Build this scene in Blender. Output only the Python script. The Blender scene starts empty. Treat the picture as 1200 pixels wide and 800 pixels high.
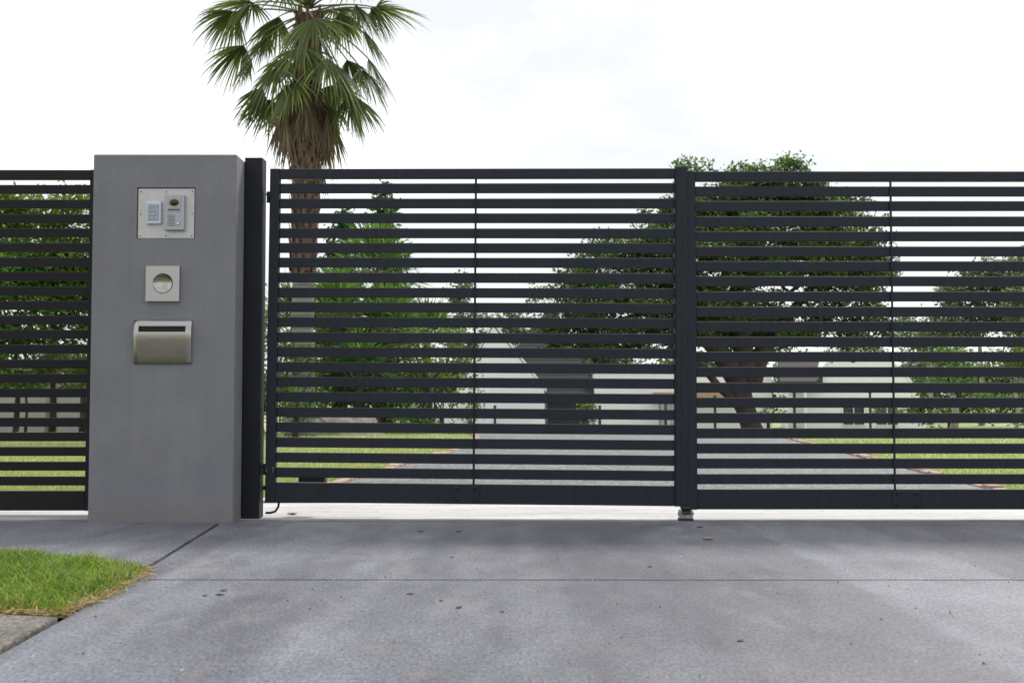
import bpy, bmesh, math, random
import numpy as np
from mathutils import Vector, Matrix
R = math.radians
random.seed(7)
rng = np.random.default_rng(11)
sc = bpy.context.scene
col = sc.collection

# ------------------------------------------------------------------ camera, sky, sun, exposure
F_PX, CAM_H, PITCH = 1430.0, 0.586, R(2.76)          # focal length in px of a 1200 px wide frame
cam = bpy.data.cameras.new('camera'); cam_o = bpy.data.objects.new('camera', cam); col.objects.link(cam_o)
cam.sensor_width = 36.0; cam.lens = 36.0 * F_PX / 1200.0
cam.clip_start = 0.05; cam.clip_end = 3000
cam_o.location = (0, 0, CAM_H); cam_o.rotation_euler = (R(90) + PITCH, 0, 0)
cam.dof.use_dof = True; cam.dof.focus_distance = 5.95; cam.dof.aperture_fstop = 9.0
sc.camera = cam_o

SUN_EL, SUN_AZ = R(52), R(32)                         # from behind the gate, a little to the right
world = bpy.data.worlds.new('World'); sc.world = world; world.use_nodes = True
wn, wl = world.node_tree.nodes, world.node_tree.links
wn.clear()
w_out = wn.new('ShaderNodeOutputWorld'); w_bg = wn.new('ShaderNodeBackground')
w_sky = wn.new('ShaderNodeTexSky'); w_sky.sky_type = 'NISHITA'; w_sky.sun_disc = False
w_sky.sun_elevation = SUN_EL; w_sky.sun_rotation = SUN_AZ
w_tc = wn.new('ShaderNodeTexCoord'); w_map = wn.new('ShaderNodeMapping'); w_map.inputs['Scale'].default_value = (1.9, 1.9, 4.6); w_map.inputs['Location'].default_value = (0.35, 0.2, 0.1)
w_no = wn.new('ShaderNodeTexNoise'); w_no.inputs['Scale'].default_value = 1.5; w_no.inputs['Detail'].default_value = 6; w_no.inputs['Roughness'].default_value = 0.52
w_ramp = wn.new('ShaderNodeValToRGB')
w_ramp.color_ramp.elements[0].position = 0.43; w_ramp.color_ramp.elements[0].color = (0.585, 0.595, 0.610, 1)
w_ramp.color_ramp.elements[1].position = 0.74; w_ramp.color_ramp.elements[1].color = (0.98, 0.98, 0.985, 1)
w_mul = wn.new('ShaderNodeVectorMath'); w_mul.operation = 'SCALE'; w_mul.inputs['Scale'].default_value = 7.4
w_mix = wn.new('ShaderNodeMix'); w_mix.data_type = 'RGBA'; w_mix.inputs['Factor'].default_value = 0.94
wl.new(w_tc.outputs['Generated'], w_map.inputs['Vector']); wl.new(w_map.outputs[0], w_no.inputs['Vector'])
wl.new(w_no.outputs['Fac'], w_ramp.inputs['Fac']); wl.new(w_ramp.outputs['Color'], w_mul.inputs[0])
wl.new(w_sky.outputs[0], w_mix.inputs['A']); wl.new(w_mul.outputs[0], w_mix.inputs['B'])
wl.new(w_mix.outputs['Result'], w_bg.inputs['Color']); w_bg.inputs['Strength'].default_value = 0.1
wl.new(w_bg.outputs[0], w_out.inputs[0])

sun = bpy.data.lights.new('sun', 'SUN'); sun_o = bpy.data.objects.new('sun', sun); col.objects.link(sun_o)
sun.energy = 1.5; sun.angle = R(11); sun.color = (1.0, 0.96, 0.90)
sdir = Vector((math.sin(SUN_AZ) * math.cos(SUN_EL), math.cos(SUN_AZ) * math.cos(SUN_EL), math.sin(SUN_EL)))
sun_o.rotation_euler = sdir.to_track_quat('Z', 'Y').to_euler(); sun_o.location = (3, 12, 20)

vs = sc.view_settings
vs.view_transform = 'Standard'; vs.look = 'None'; vs.gamma = 1.0; vs.exposure = 1.12; vs.use_curve_mapping = False
sc.cycles.max_bounces = 8; sc.cycles.transparent_max_bounces = 8

# ------------------------------------------------------------------ helpers
def at(px, py, Y):
    """measured photo pixel at real distance Y (metres from the camera) -> world point"""
    u, v = (px - 600) / F_PX, (400 - py) / F_PX
    dy = math.cos(PITCH) - v * math.sin(PITCH); dz = math.sin(PITCH) + v * math.cos(PITCH)
    return Vector((u * Y / dy, Y, CAM_H + dz * Y / dy))

def ground_z(y):
    if y <= 22: return 0.0
    if y >= 60: return -0.86
    return -0.86 * (y - 22) / 38.0

def tag(o, label=None, cat=None, group=None, kind=None):
    if label: o['label'] = label
    if cat: o['category'] = cat
    if group: o['group'] = group
    if kind: o['kind'] = kind
    return o

def link(o, parent=None):
    col.objects.link(o)
    if parent is not None: o.parent = parent
    return o

def empty(name, loc=(0, 0, 0), rot=(0, 0, 0)):
    o = bpy.data.objects.new(name, None); o.location = loc; o.rotation_euler = rot
    o.empty_display_size = 0.1
    return link(o)

def mesh_obj(name, bm, m, parent=None, smooth=False, loc=None):
    me = bpy.data.meshes.new(name); bm.to_mesh(me); bm.free()
    if m is not None: me.materials.append(m)
    if smooth:
        me.polygons.foreach_set('use_smooth', [True] * len(me.polygons))
    o = bpy.data.objects.new(name, me)
    if loc is not None: o.location = loc
    return link(o, parent)

def add_box(bm, x0, x1, y0, y1, z0, z1, bevel=0.0, seg=1):
    vs_ = [bm.verts.new(p) for p in ((x0,y0,z0),(x1,y0,z0),(x1,y1,z0),(x0,y1,z0),(x0,y0,z1),(x1,y0,z1),(x1,y1,z1),(x0,y1,z1))]
    fs = [bm.faces.new([vs_[i] for i in f]) for f in ((0,3,2,1),(4,5,6,7),(0,1,5,4),(1,2,6,5),(2,3,7,6),(3,0,4,7))]
    if bevel > 0:
        es = list({e for f in fs for e in f.edges})
        bmesh.ops.bevel(bm, geom=es, offset=bevel, segments=seg, profile=0.5, affect='EDGES')
    return bm

def box(name, x0, x1, y0, y1, z0, z1, m, parent=None, bevel=0.0, seg=1):
    return mesh_obj(name, add_box(bmesh.new(), x0, x1, y0, y1, z0, z1, bevel, seg), m, parent)

def add_cyl(bm, c, axis, r0, r1, h, n=20):
    axis = Vector(axis).normalized(); q = axis.to_track_quat('Z', 'Y'); c = Vector(c)
    a, b = [], []
    for i in range(n):
        t = 2 * math.pi * i / n; d = q @ Vector((math.cos(t), math.sin(t), 0))
        a.append(bm.verts.new(c + d * r0)); b.append(bm.verts.new(c + axis * h + d * r1))
    for i in range(n):
        j = (i + 1) % n; bm.faces.new((a[i], a[j], b[j], b[i]))
    bm.faces.new(a[::-1]); bm.faces.new(b)
    return bm

def add_tube(bm, pts, radii, n=8, cap=True, jitter=0.0):
    pts = [Vector(p) for p in pts]; rings = []
    ref = Vector((0.31, 0.87, 0.1))
    for i, p in enumerate(pts):
        d = (pts[min(i + 1, len(pts) - 1)] - pts[max(i - 1, 0)]).normalized()
        s = d.cross(ref)
        if s.length < 1e-3: s = d.cross(Vector((1, 0, 0)))
        s.normalize(); t = d.cross(s)
        ring = []
        for k in range(n):
            a = 2 * math.pi * k / n
            rr = radii[i] * (1 + random.uniform(-jitter, jitter))
            ring.append(bm.verts.new(p + (s * math.cos(a) + t * math.sin(a)) * rr))
        rings.append(ring)
    for i in range(len(rings) - 1):
        for k in range(n):
            l = (k + 1) % n
            bm.faces.new((rings[i][k], rings[i][l], rings[i + 1][l], rings[i + 1][k]))
    if cap:
        bm.faces.new(rings[0][::-1]); bm.faces.new(rings[-1])
    return bm

def quad_mesh(name, Q, m, parent=None, tint=None):
    """Q: (N,4,3) float array of quads, one face each, with a per-face tint attribute"""
    Q = np.asarray(Q, dtype=np.float32); n = len(Q)
    me = bpy.data.meshes.new(name)
    me.vertices.add(4 * n); me.vertices.foreach_set('co', Q.reshape(-1))
    me.loops.add(4 * n); me.loops.foreach_set('vertex_index', np.arange(4 * n, dtype=np.int32))
    me.polygons.add(n)
    me.polygons.foreach_set('loop_start', np.arange(0, 4 * n, 4, dtype=np.int32))
    me.polygons.foreach_set('loop_total', np.full(n, 4, dtype=np.int32))
    me.update(calc_edges=True)
    a = me.attributes.new('tint', 'FLOAT', 'FACE')
    a.data.foreach_set('value', np.asarray(tint if tint is not None else rng.random(n), dtype=np.float32))
    me.materials.append(m); me.validate()
    o = bpy.data.objects.new(name, me)
    return link(o, parent)

# ------------------------------------------------------------------ materials
def new_mat(name):
    m = bpy.data.materials.new(name); m.use_nodes = True
    nt = m.node_tree; b = nt.nodes['Principled BSDF']
    return m, nt, b

def noise(nt, scale, detail=4, rough=0.55, vec=None, stretch=None, obj=True):
    n = nt.nodes.new('ShaderNodeTexNoise'); n.inputs['Scale'].default_value = scale
    n.inputs['Detail'].default_value = detail; n.inputs['Roughness'].default_value = rough
    tc = nt.nodes.new('ShaderNodeTexCoord'); mp = nt.nodes.new('ShaderNodeMapping')
    if stretch: mp.inputs['Scale'].default_value = stretch
    geo = nt.nodes.new('ShaderNodeNewGeometry')
    nt.links.new(tc.outputs['Object'] if obj else geo.outputs['Position'], mp.inputs['Vector'])
    nt.links.new(mp.outputs[0], n.inputs['Vector'])
    return n

def ramp(nt, src, stops):
    r = nt.nodes.new('ShaderNodeValToRGB'); cr = r.color_ramp
    while len(cr.elements) < len(stops): cr.elements.new(0.5)
    for e, (p, c) in zip(cr.elements, stops):
        e.position = p; e.color = (*c, 1) if len(c) == 3 else c
    nt.links.new(src, r.inputs['Fac']); return r

def mixc(nt, fac, a, b, mode='MIX'):
    n = nt.nodes.new('ShaderNodeMix'); n.data_type = 'RGBA'; n.blend_type = mode
    for sock, v in (('Factor', fac), ('A', a), ('B', b)):
        if hasattr(v, 'is_output'): nt.links.new(v, n.inputs[sock])
        elif sock == 'Factor': n.inputs[sock].default_value = v
        else: n.inputs[sock].default_value = (*v, 1)
    return n.outputs['Result']

def bump(nt, b, src, strength, dist=0.01):
    n = nt.nodes.new('ShaderNodeBump'); n.inputs['Strength'].default_value = strength; n.inputs['Distance'].default_value = dist
    nt.links.new(src, n.inputs['Height']); nt.links.new(n.outputs[0], b.inputs['Normal'])
    return n

def mat_plain(name, c, rough=0.6, metal=0.0, var=0.12, scale=8, bmp=0.0, bscale=60, obj=True, spec=0.5):
    m, nt, b = new_mat(name)
    n = noise(nt, scale, 5, 0.6, obj=obj)
    lo = tuple(x * (1 - var) for x in c); hi = tuple(min(1, x * (1 + var)) for x in c)
    r = ramp(nt, n.outputs['Fac'], [(0.3, lo), (0.7, hi)])
    nt.links.new(r.outputs[0], b.inputs['Base Color'])
    b.inputs['Roughness'].default_value = rough; b.inputs['Metallic'].default_value = metal
    b.inputs['Specular IOR Level'].default_value = spec
    if bmp > 0:
        n2 = noise(nt, bscale, 3, 0.6, obj=obj); bump(nt, b, n2.outputs['Fac'], bmp)
    return m

def mat_leaf(name, dark, mid, light, trans=0.35, rough=0.5, brown=None):
    m, nt, b = new_mat(name)
    at_ = nt.nodes.new('ShaderNodeAttribute'); at_.attribute_name = 'tint'
    stops = [(0.0, dark), (0.55, mid), (0.95, light)]
    if brown: stops.append((0.985, brown))
    r = ramp(nt, at_.outputs['Fac'], stops)
    nt.links.new(r.outputs[0], b.inputs['Base Color']); b.inputs['Roughness'].default_value = rough
    b.inputs['Specular IOR Level'].default_value = 0.35
    tr = nt.nodes.new('ShaderNodeBsdfTranslucent'); ms = nt.nodes.new('ShaderNodeMixShader'); ms.inputs[0].default_value = trans
    warm = mixc(nt, 1.0, r.outputs[0], (1.12, 1.18, 0.55), 'MULTIPLY')
    nt.links.new(warm, tr.inputs['Color'])
    out = nt.nodes['Material Output']
    nt.links.new(b.outputs[0], ms.inputs[1]); nt.links.new(tr.outputs[0], ms.inputs[2]); nt.links.new(ms.outputs[0], out.inputs[0])
    return m

# powder coated gate: charcoal with a blue cast, dusty, a few scuffs
def mat_paint(name, c, dust):
    m, nt, b = new_mat(name)
    n = noise(nt, 5, 6, 0.65, obj=False); r = ramp(nt, n.outputs['Fac'], [(0.35, c), (0.75, tuple(x * 1.35 for x in c))])
    n2 = noise(nt, 40, 3, 0.7, stretch=(1, 1, 0.22), obj=False); r2 = ramp(nt, n2.outputs['Fac'], [(0.735, (0, 0, 0)), (0.765, (1, 1, 1))])
    sm = nt.nodes.new('ShaderNodeMath'); sm.operation = 'MULTIPLY'; sm.inputs[1].default_value = dust
    nt.links.new(r2.outputs[0], sm.inputs[0])
    c2 = mixc(nt, sm.outputs[0], r.outputs[0], (0.30, 0.31, 0.33))
    nt.links.new(c2, b.inputs['Base Color'])
    # water marks down the faces, dust lying on the upward edges
    n4 = noise(nt, 26, 4, 0.6, stretch=(1, 1, 0.05), obj=False); r4 = ramp(nt, n4.outputs['Fac'], [(0.3, (0.82,) * 3), (0.7, (1.22,) * 3)])
    c2 = mixc(nt, 1.0, c2, r4.outputs[0], 'MULTIPLY')
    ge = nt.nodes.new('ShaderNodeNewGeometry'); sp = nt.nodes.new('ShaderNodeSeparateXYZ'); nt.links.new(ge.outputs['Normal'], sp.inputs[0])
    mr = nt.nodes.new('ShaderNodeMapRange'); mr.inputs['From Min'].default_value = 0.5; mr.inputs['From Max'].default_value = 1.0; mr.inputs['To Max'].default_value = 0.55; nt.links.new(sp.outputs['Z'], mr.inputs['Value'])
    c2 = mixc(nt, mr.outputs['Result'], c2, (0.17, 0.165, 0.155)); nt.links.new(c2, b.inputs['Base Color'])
    rr = ramp(nt, n.outputs['Fac'], [(0.3, (0.46,) * 3), (0.7, (0.62,) * 3)]); nt.links.new(rr.outputs[0], b.inputs['Roughness'])
    n3 = noise(nt, 700, 2, 0.5, obj=False); bump(nt, b, n3.outputs['Fac'], 0.12, 0.001)
    b.inputs['Specular IOR Level'].default_value = 0.3
    return m
M = {}
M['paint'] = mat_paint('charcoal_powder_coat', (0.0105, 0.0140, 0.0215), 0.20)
M['paint_dark_shade'] = mat_paint('shade_dark_powder_coat', (0.0035, 0.0040, 0.0062), 0.06)  # fence's weaker light painted in as a darker coat; bolts share it
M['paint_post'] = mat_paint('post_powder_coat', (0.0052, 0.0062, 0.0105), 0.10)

# rendered pillar
m, nt, b = new_mat('grey_render'); M['render'] = m
n = noise(nt, 3.0, 6, 0.6); r = ramp(nt, n.outputs['Fac'], [(0.3, (0.200, 0.202, 0.220)), (0.7, (0.236, 0.238, 0.256))])
n1 = noise(nt, 160, 4, 0.7); r1 = ramp(nt, n1.outputs['Fac'], [(0.35, (0.85,) * 3), (0.65, (1.12,) * 3)])
c1 = mixc(nt, 1.0, r.outputs[0], r1.outputs[0], 'MULTIPLY')
n2 = noise(nt, 2.2, 5, 0.65, stretch=(9, 9, 0.55)); r2 = ramp(nt, n2.outputs['Fac'], [(0.35, (0.955,) * 3), (0.65, (1.02,) * 3)])
c2 = mixc(nt, 1.0, c1, r2.outputs[0], 'MULTIPLY')
# splashed dirt on the lowest hand's breadth
ge = nt.nodes.new('ShaderNodeNewGeometry'); sp = nt.nodes.new('ShaderNodeSeparateXYZ'); nt.links.new(ge.outputs['Position'], sp.inputs[0])
nd = noise(nt, 14, 6, 0.7); ma_ = nt.nodes.new('ShaderNodeMath'); ma_.operation = 'MULTIPLY_ADD'; ma_.inputs[1].default_value = -0.16; nt.links.new(nd.outputs['Fac'], ma_.inputs[0]); nt.links.new(sp.outputs['Z'], ma_.inputs[2])
mr = nt.nodes.new('ShaderNodeMapRange'); mr.inputs['From Min'].default_value = -0.06; mr.inputs['From Max'].default_value = 0.02; mr.inputs['To Min'].default_value = 0.45; mr.inputs['To Max'].default_value = 0.0; nt.links.new(ma_.outputs[0], mr.inputs['Value'])
c2 = mixc(nt, mr.outputs['Result'], c2, (0.20, 0.18, 0.155)); nt.links.new(c2, b.inputs['Base Color'])
b.inputs['Roughness'].default_value = 0.9; b.inputs['Specular IOR Level'].default_value = 0.25
nb = noise(nt, 220, 4, 0.75); bump(nt, b, nb.outputs['Fac'], 0.55, 0.006)

# brushed stainless steel
def mat_steel(name, c, rough, stretch):
    m, nt, b = new_mat(name); n = noise(nt, 500, 3, 0.6, stretch=stretch)
    r = ramp(nt, n.outputs['Fac'], [(0.3, tuple(x * 0.86 for x in c)), (0.7, c)]); nt.links.new(r.outputs[0], b.inputs['Base Color'])
    rr = ramp(nt, n.outputs['Fac'], [(0.3, (rough * 0.8,) * 3), (0.7, (rough * 1.2,) * 3)]); nt.links.new(rr.outputs[0], b.inputs['Roughness'])
    b.inputs['Metallic'].default_value = 1.0
    return m
M['steel'] = mat_steel('brushed_steel', (0.40, 0.395, 0.385), 0.28, (0.03, 0.03, 1))
M['steel_dish'] = mat_steel('spun_steel', (0.40, 0.38, 0.355), 0.17, (0.03, 0.03, 1))
M['plate'] = mat_plain('satin_panel_plate', (0.50, 0.495, 0.48), 0.42, 0.35, 0.06, 30)
M['alu'] = mat_plain('silver_plastic', (0.36, 0.39, 0.43), 0.42, 0.25, 0.05, 40)
M['keypad'] = mat_plain('pale_keypad_plastic', (0.55, 0.60, 0.66), 0.40, 0.1, 0.05, 40)
M['key'] = mat_plain('key_grey', (0.34, 0.38, 0.44), 0.45, 0.1, 0.06, 60)
M['dark_plastic'] = mat_plain('dark_plastic', (0.02, 0.02, 0.022), 0.4, 0, 0.2, 40)
M['lens'] = mat_plain('smoked_lens', (0.030, 0.022, 0.016), 0.08, 0, 0.2, 40)
M['tan_plastic'] = mat_plain('lens_surround', (0.40, 0.38, 0.32), 0.4, 0, 0.06, 40)
M['white_key'] = mat_plain('white_button', (0.75, 0.74, 0.72), 0.35, 0, 0.04, 40)
M['black'] = mat_plain('slot_black', (0.006, 0.006, 0.006), 0.8)
M['rubber'] = mat_plain('black_rubber', (0.012, 0.012, 0.013), 0.55, 0, 0.3, 60)
M['galv'] = mat_plain('worn_galvanised_steel', (0.26, 0.27, 0.29), 0.34, 0.9, 0.45, 45)

# sealed driveway slabs in front of the gate
def mat_drive():
    m, nt, b = new_mat('sealed_concrete')
    n = noise(nt, 1.0, 7, 0.6, stretch=(1.5, 0.42, 1), obj=False)
    r = ramp(nt, n.outputs['Fac'], [(0.32, (0.100, 0.103, 0.121)), (0.50, (0.138, 0.143, 0.166)), (0.68, (0.182, 0.188, 0.215))])
    n1 = noise(nt, 7.0, 6, 0.7, stretch=(1.2, 0.40, 1), obj=False); r1 = ramp(nt, n1.outputs['Fac'], [(0.30, (0.78, 0.78, 0.79)), (0.70, (1.20, 1.20, 1.19))])
    c = mixc(nt, 1.0, r.outputs[0], r1.outputs[0], 'MULTIPLY')
    n2 = noise(nt, 120, 4, 0.8, stretch=(1, .35, 1), obj=False); r2 = ramp(nt, n2.outputs['Fac'], [(0.34, (0.52,) * 3), (0.66, (1.5,) * 3)])
    c = mixc(nt, 1.0, c, r2.outputs[0], 'MULTIPLY')
    # worn brownish scuffs where the sealer has gone
    n3 = noise(nt, 3.2, 8, 0.75, stretch=(1.2, 0.6, 1), obj=False); r3 = ramp(nt, n3.outputs['Fac'], [(0.54, (0, 0, 0)), (0.68, (0.6,) * 3)])
    c = mixc(nt, r3.outputs[0], c, (0.225, 0.205, 0.198))
    # pale chips
    n4 = noise(nt, 62, 2, 0.5, stretch=(1, 0.35, 1), obj=False); r4 = ramp(nt, n4.outputs['Fac'], [(0.72, (0, 0, 0)), (0.76, (0.6,) * 3)])
    c = mixc(nt, r4.outputs[0], c, (0.42, 0.40, 0.38))
    # tiny dark pits
    n5 = noise(nt, 95, 2, 0.5, stretch=(1, .4, 1), obj=False); r5 = ramp(nt, n5.outputs['Fac'], [(0.27, (0.7,) * 3), (0.31, (0, 0, 0))])
    c = mixc(nt, r5.outputs[0], c, (0.03, 0.03, 0.032))
    # bands left by the sealer roller, running up the drive
    n6 = noise(nt, 1.15, 3, 0.5, stretch=(1, 0.02, 0), obj=False); r6 = ramp(nt, n6.outputs['Fac'], [(0.40, (0.78, 0.78, 0.80)), (0.46, (0.98, 0.98, 0.98)), (0.52, (1, 1, 1)), (0.545, (1.2, 1.2, 1.19))])
    c = mixc(nt, 1.0, c, r6.outputs[0], 'MULTIPLY')
    nt.links.new(c, b.inputs['Base Color'])
    rr = ramp(nt, n1.outputs['Fac'], [(0.3, (0.50,) * 3), (0.7, (0.68,) * 3)]); nt.links.new(rr.outputs[0], b.inputs['Roughness'])
    b.inputs['Specular IOR Level'].default_value = 0.35
    nb = noise(nt, 130, 4, 0.7, obj=False); bump(nt, b, nb.outputs['Fac'], 0.35, 0.004)
    return m
M['drive'] = mat_drive()
M['joint'] = mat_plain('joint_dirt', (0.014, 0.013, 0.012), 0.95, 0, 0.4, 20, 0.4, 80, obj=False)

m, nt, b = new_mat('pale_sun_painted_concrete'); M['apron'] = m  # pale concrete, with the sun reaching under the gate also in its colour
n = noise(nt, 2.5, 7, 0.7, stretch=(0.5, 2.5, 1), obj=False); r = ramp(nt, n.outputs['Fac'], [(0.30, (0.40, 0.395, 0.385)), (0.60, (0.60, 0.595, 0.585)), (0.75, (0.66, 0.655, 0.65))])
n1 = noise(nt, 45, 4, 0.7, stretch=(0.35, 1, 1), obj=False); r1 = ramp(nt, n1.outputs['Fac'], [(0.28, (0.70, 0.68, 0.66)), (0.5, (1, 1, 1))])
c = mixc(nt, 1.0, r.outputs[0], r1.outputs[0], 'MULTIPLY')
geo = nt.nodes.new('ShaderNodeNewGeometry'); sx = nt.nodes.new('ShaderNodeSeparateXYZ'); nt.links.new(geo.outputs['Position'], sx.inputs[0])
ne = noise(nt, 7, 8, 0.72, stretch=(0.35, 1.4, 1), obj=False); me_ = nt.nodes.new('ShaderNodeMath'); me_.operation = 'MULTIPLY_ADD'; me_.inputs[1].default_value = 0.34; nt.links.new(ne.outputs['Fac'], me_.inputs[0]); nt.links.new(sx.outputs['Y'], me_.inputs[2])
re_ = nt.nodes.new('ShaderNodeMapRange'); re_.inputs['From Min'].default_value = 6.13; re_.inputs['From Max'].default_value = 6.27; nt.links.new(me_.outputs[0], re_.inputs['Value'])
c = mixc(nt, re_.outputs['Result'], (0.155, 0.155, 0.165), c)  # fade to sealer grey paints the soft front edge of that light
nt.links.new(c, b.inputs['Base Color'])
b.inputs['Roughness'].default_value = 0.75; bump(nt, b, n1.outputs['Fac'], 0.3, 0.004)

m, nt, b = new_mat('grey_aggregate'); M['aggregate'] = m
vo = nt.nodes.new('ShaderNodeTexVoronoi'); vo.inputs['Scale'].default_value = 38
geo = nt.nodes.new('ShaderNodeNewGeometry'); nt.links.new(geo.outputs['Position'], vo.inputs['Vector'])
rv = ramp(nt, vo.outputs['Color'], [(0.1, (0.062, 0.062, 0.068)), (0.5, (0.125, 0.124, 0.132)), (0.9, (0.24, 0.238, 0.244))])
n = noise(nt, 1.2, 6, 0.65, obj=False); r = ramp(nt, n.outputs['Fac'], [(0.3, (0.78,) * 3), (0.7, (1.15,) * 3)])
c = mixc(nt, 1.0, rv.outputs[0], r.outputs[0], 'MULTIPLY'); nt.links.new(c, b.inputs['Base Color'])
b.inputs['Roughness'].default_value = 0.7; bump(nt, b, vo.outputs['Distance'], 0.5, 0.01)

m, nt, b = new_mat('lawn_ground'); M['lawn'] = m
n = noise(nt, 0.35, 7, 0.65, obj=False); r = ramp(nt, n.outputs['Fac'], [(0.32, (0.260, 0.310, 0.130)), (0.52, (0.370, 0.405, 0.205)), (0.70, (0.460, 0.465, 0.285))])
n1 = noise(nt, 9, 5, 0.75, obj=False); r1 = ramp(nt, n1.outputs['Fac'], [(0.3, (0.66,) * 3), (0.7, (1.25,) * 3)])
c = mixc(nt, 1.0, r.outputs[0], r1.outputs[0], 'MULTIPLY'); nt.links.new(c, b.inputs['Base Color'])
b.inputs['Roughness'].default_value = 0.9; b.inputs['Specular IOR Level'].default_value = 0.1; bump(nt, b, n1.outputs['Fac'], 0.5, 0.03)

m, nt, b = new_mat('footpath_concrete'); M['footpath'] = m
n = noise(nt, 4, 7, 0.7, obj=False); r = ramp(nt, n.outputs['Fac'], [(0.3, (0.095, 0.086, 0.074)), (0.7, (0.205, 0.190, 0.168))])
n1 = noise(nt, 90, 4, 0.8, stretch=(1, .4, 1), obj=False); r1 = ramp(nt, n1.outputs['Fac'], [(0.36, (0.38,) * 3), (0.62, (1.5,) * 3)])
c = mixc(nt, 1.0, r.outputs[0], r1.outputs[0], 'MULTIPLY'); nt.links.new(c, b.inputs['Base Color'])
b.inputs['Roughness'].default_value = 0.9; bump(nt, b, n1.outputs['Fac'], 0.7, 0.006)

M['brick'] = mat_plain('terracotta_brick', (0.40, 0.27, 0.215), 0.85, 0, 0.35, 9, 0.4, 90, obj=False)
M['soil'] = mat_plain('garden_soil', (0.055, 0.040, 0.030), 0.95, 0, 0.4, 6, 0.6, 40, obj=False)
M['rock'] = mat_plain('weathered_rock', (0.33, 0.30, 0.275), 0.9, 0, 0.35, 5, 0.8, 18)
M['white_wall'] = mat_plain('white_house_paint', (0.82, 0.815, 0.805), 0.7, 0, 0.04, 1.5)
M['cream_wall'] = mat_plain('cream_house_paint', (0.70, 0.67, 0.60), 0.7, 0, 0.05, 1.5)
M['tan_trim'] = mat_plain('tan_fascia', (0.42, 0.30, 0.17), 0.7, 0, 0.1, 3)
M['garden_wall'] = mat_plain('grey_garden_wall', (0.36, 0.35, 0.37), 0.85, 0, 0.1, 2)
m, nt, b = new_mat('slate_roof_tile'); M['roof'] = m
wv = nt.nodes.new('ShaderNodeTexWave'); wv.bands_direction = 'Z'; wv.inputs['Scale'].default_value = 1.6; wv.inputs['Distortion'].default_value = 0.4
tc = nt.nodes.new('ShaderNodeTexCoord'); nt.links.new(tc.outputs['Object'], wv.inputs['Vector'])
r = ramp(nt, wv.outputs['Fac'], [(0.0, (0.022, 0.021, 0.022)), (0.5, (0.040, 0.038, 0.040)), (1.0, (0.055, 0.052, 0.054))]); nt.links.new(r.outputs[0], b.inputs['Base Color'])
b.inputs['Roughness'].default_value = 0.8; b.inputs['Specular IOR Level'].default_value = 0.2
M['dark_trim'] = mat_plain('dark_trim', (0.025, 0.025, 0.03), 0.5)
M['garage'] = mat_plain('dark_garage_door', (0.030, 0.033, 0.040), 0.5, 0, 0.2, 2)
m, nt, b = new_mat('house_glass'); M['glass'] = m
b.inputs['Base Color'].default_value = (0.03, 0.045, 0.05, 1); b.inputs['Roughness'].default_value = 0.05; b.inputs['Specular IOR Level'].default_value = 0.8
M['bark'] = mat_plain('dark_bark', (0.045, 0.034, 0.028), 0.9, 0, 0.4, 6, 0.8, 20, obj=False)
M['bark_pale'] = mat_plain('pale_bark', (0.30, 0.27, 0.24), 0.85, 0, 0.25, 6, 0.5, 20, obj=False)
m, nt, b = new_mat('palm_trunk_bark'); M['palm_bark'] = m
tc = nt.nodes.new('ShaderNodeTexCoord'); sx = nt.nodes.new('ShaderNodeSeparateXYZ'); nt.links.new(tc.outputs['Object'], sx.inputs[0])
wv = nt.nodes.new('ShaderNodeTexWave'); wv.bands_direction = 'Z'; wv.inputs['Scale'].default_value = 3.2; wv.inputs['Distortion'].default_value = 2.5; wv.inputs['Detail'].default_value = 3
nt.links.new(tc.outputs['Object'], wv.inputs['Vector'])
r = ramp(nt, wv.outputs['Fac'], [(0.1, (0.13, 0.122, 0.112)), (0.6, (0.21, 0.198, 0.184))]); nt.links.new(r.outputs[0], b.inputs['Base Color'])
b.inputs['Roughness'].default_value = 0.9; bump(nt, b, wv.outputs['Fac'], 0.4, 0.02)
M['fibre'] = mat_plain('palm_fibre', (0.050, 0.029, 0.021), 0.95, 0, 0.5, 10, 0.8, 30, obj=False)
M['boot'] = mat_plain('palm_leaf_base', (0.125, 0.075, 0.056), 0.9, 0, 0.5, 14, 0.6, 40, obj=False)

M['leaf_fig'] = mat_leaf('fig_leaf', (0.020, 0.049, 0.015), (0.074, 0.144, 0.040), (0.212, 0.323, 0.100))
M['leaf_bush'] = mat_leaf('bush_leaf', (0.025, 0.070, 0.016), (0.079, 0.180, 0.034), (0.229, 0.348, 0.075), 0.42)
M['leaf_yellow'] = mat_leaf('yellow_leaf', (0.052, 0.092, 0.018), (0.142, 0.202, 0.035), (0.314, 0.347, 0.075), 0.45)
M['leaf_far'] = mat_leaf('eucalypt_leaf', (0.067, 0.103, 0.060), (0.123, 0.177, 0.105), (0.218, 0.280, 0.170), 0.4)
M['leaf_pine'] = mat_leaf('conifer_needle', (0.014, 0.046, 0.017), (0.041, 0.110, 0.036), (0.108, 0.216, 0.065), 0.3)
M['leaf_palm'] = mat_leaf('palm_leaf', (0.032, 0.055, 0.020), (0.112, 0.150, 0.048), (0.360, 0.375, 0.150), 0.38, 0.42)
M['leaf_yucca'] = mat_leaf('yucca_leaf', (0.029, 0.074, 0.018), (0.102, 0.213, 0.045), (0.306, 0.459, 0.130), 0.35, 0.42, brown=(0.33, 0.21, 0.09))
M['leaf_agave'] = mat_leaf('agave_leaf', (0.10, 0.15, 0.11), (0.16, 0.23, 0.16), (0.25, 0.33, 0.23), 0.2, 0.5)
M['leaf_dead'] = mat_leaf('dead_palm_leaf', (0.070, 0.046, 0.035), (0.165, 0.120, 0.093), (0.340, 0.285, 0.235), 0.25, 0.8)
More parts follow.
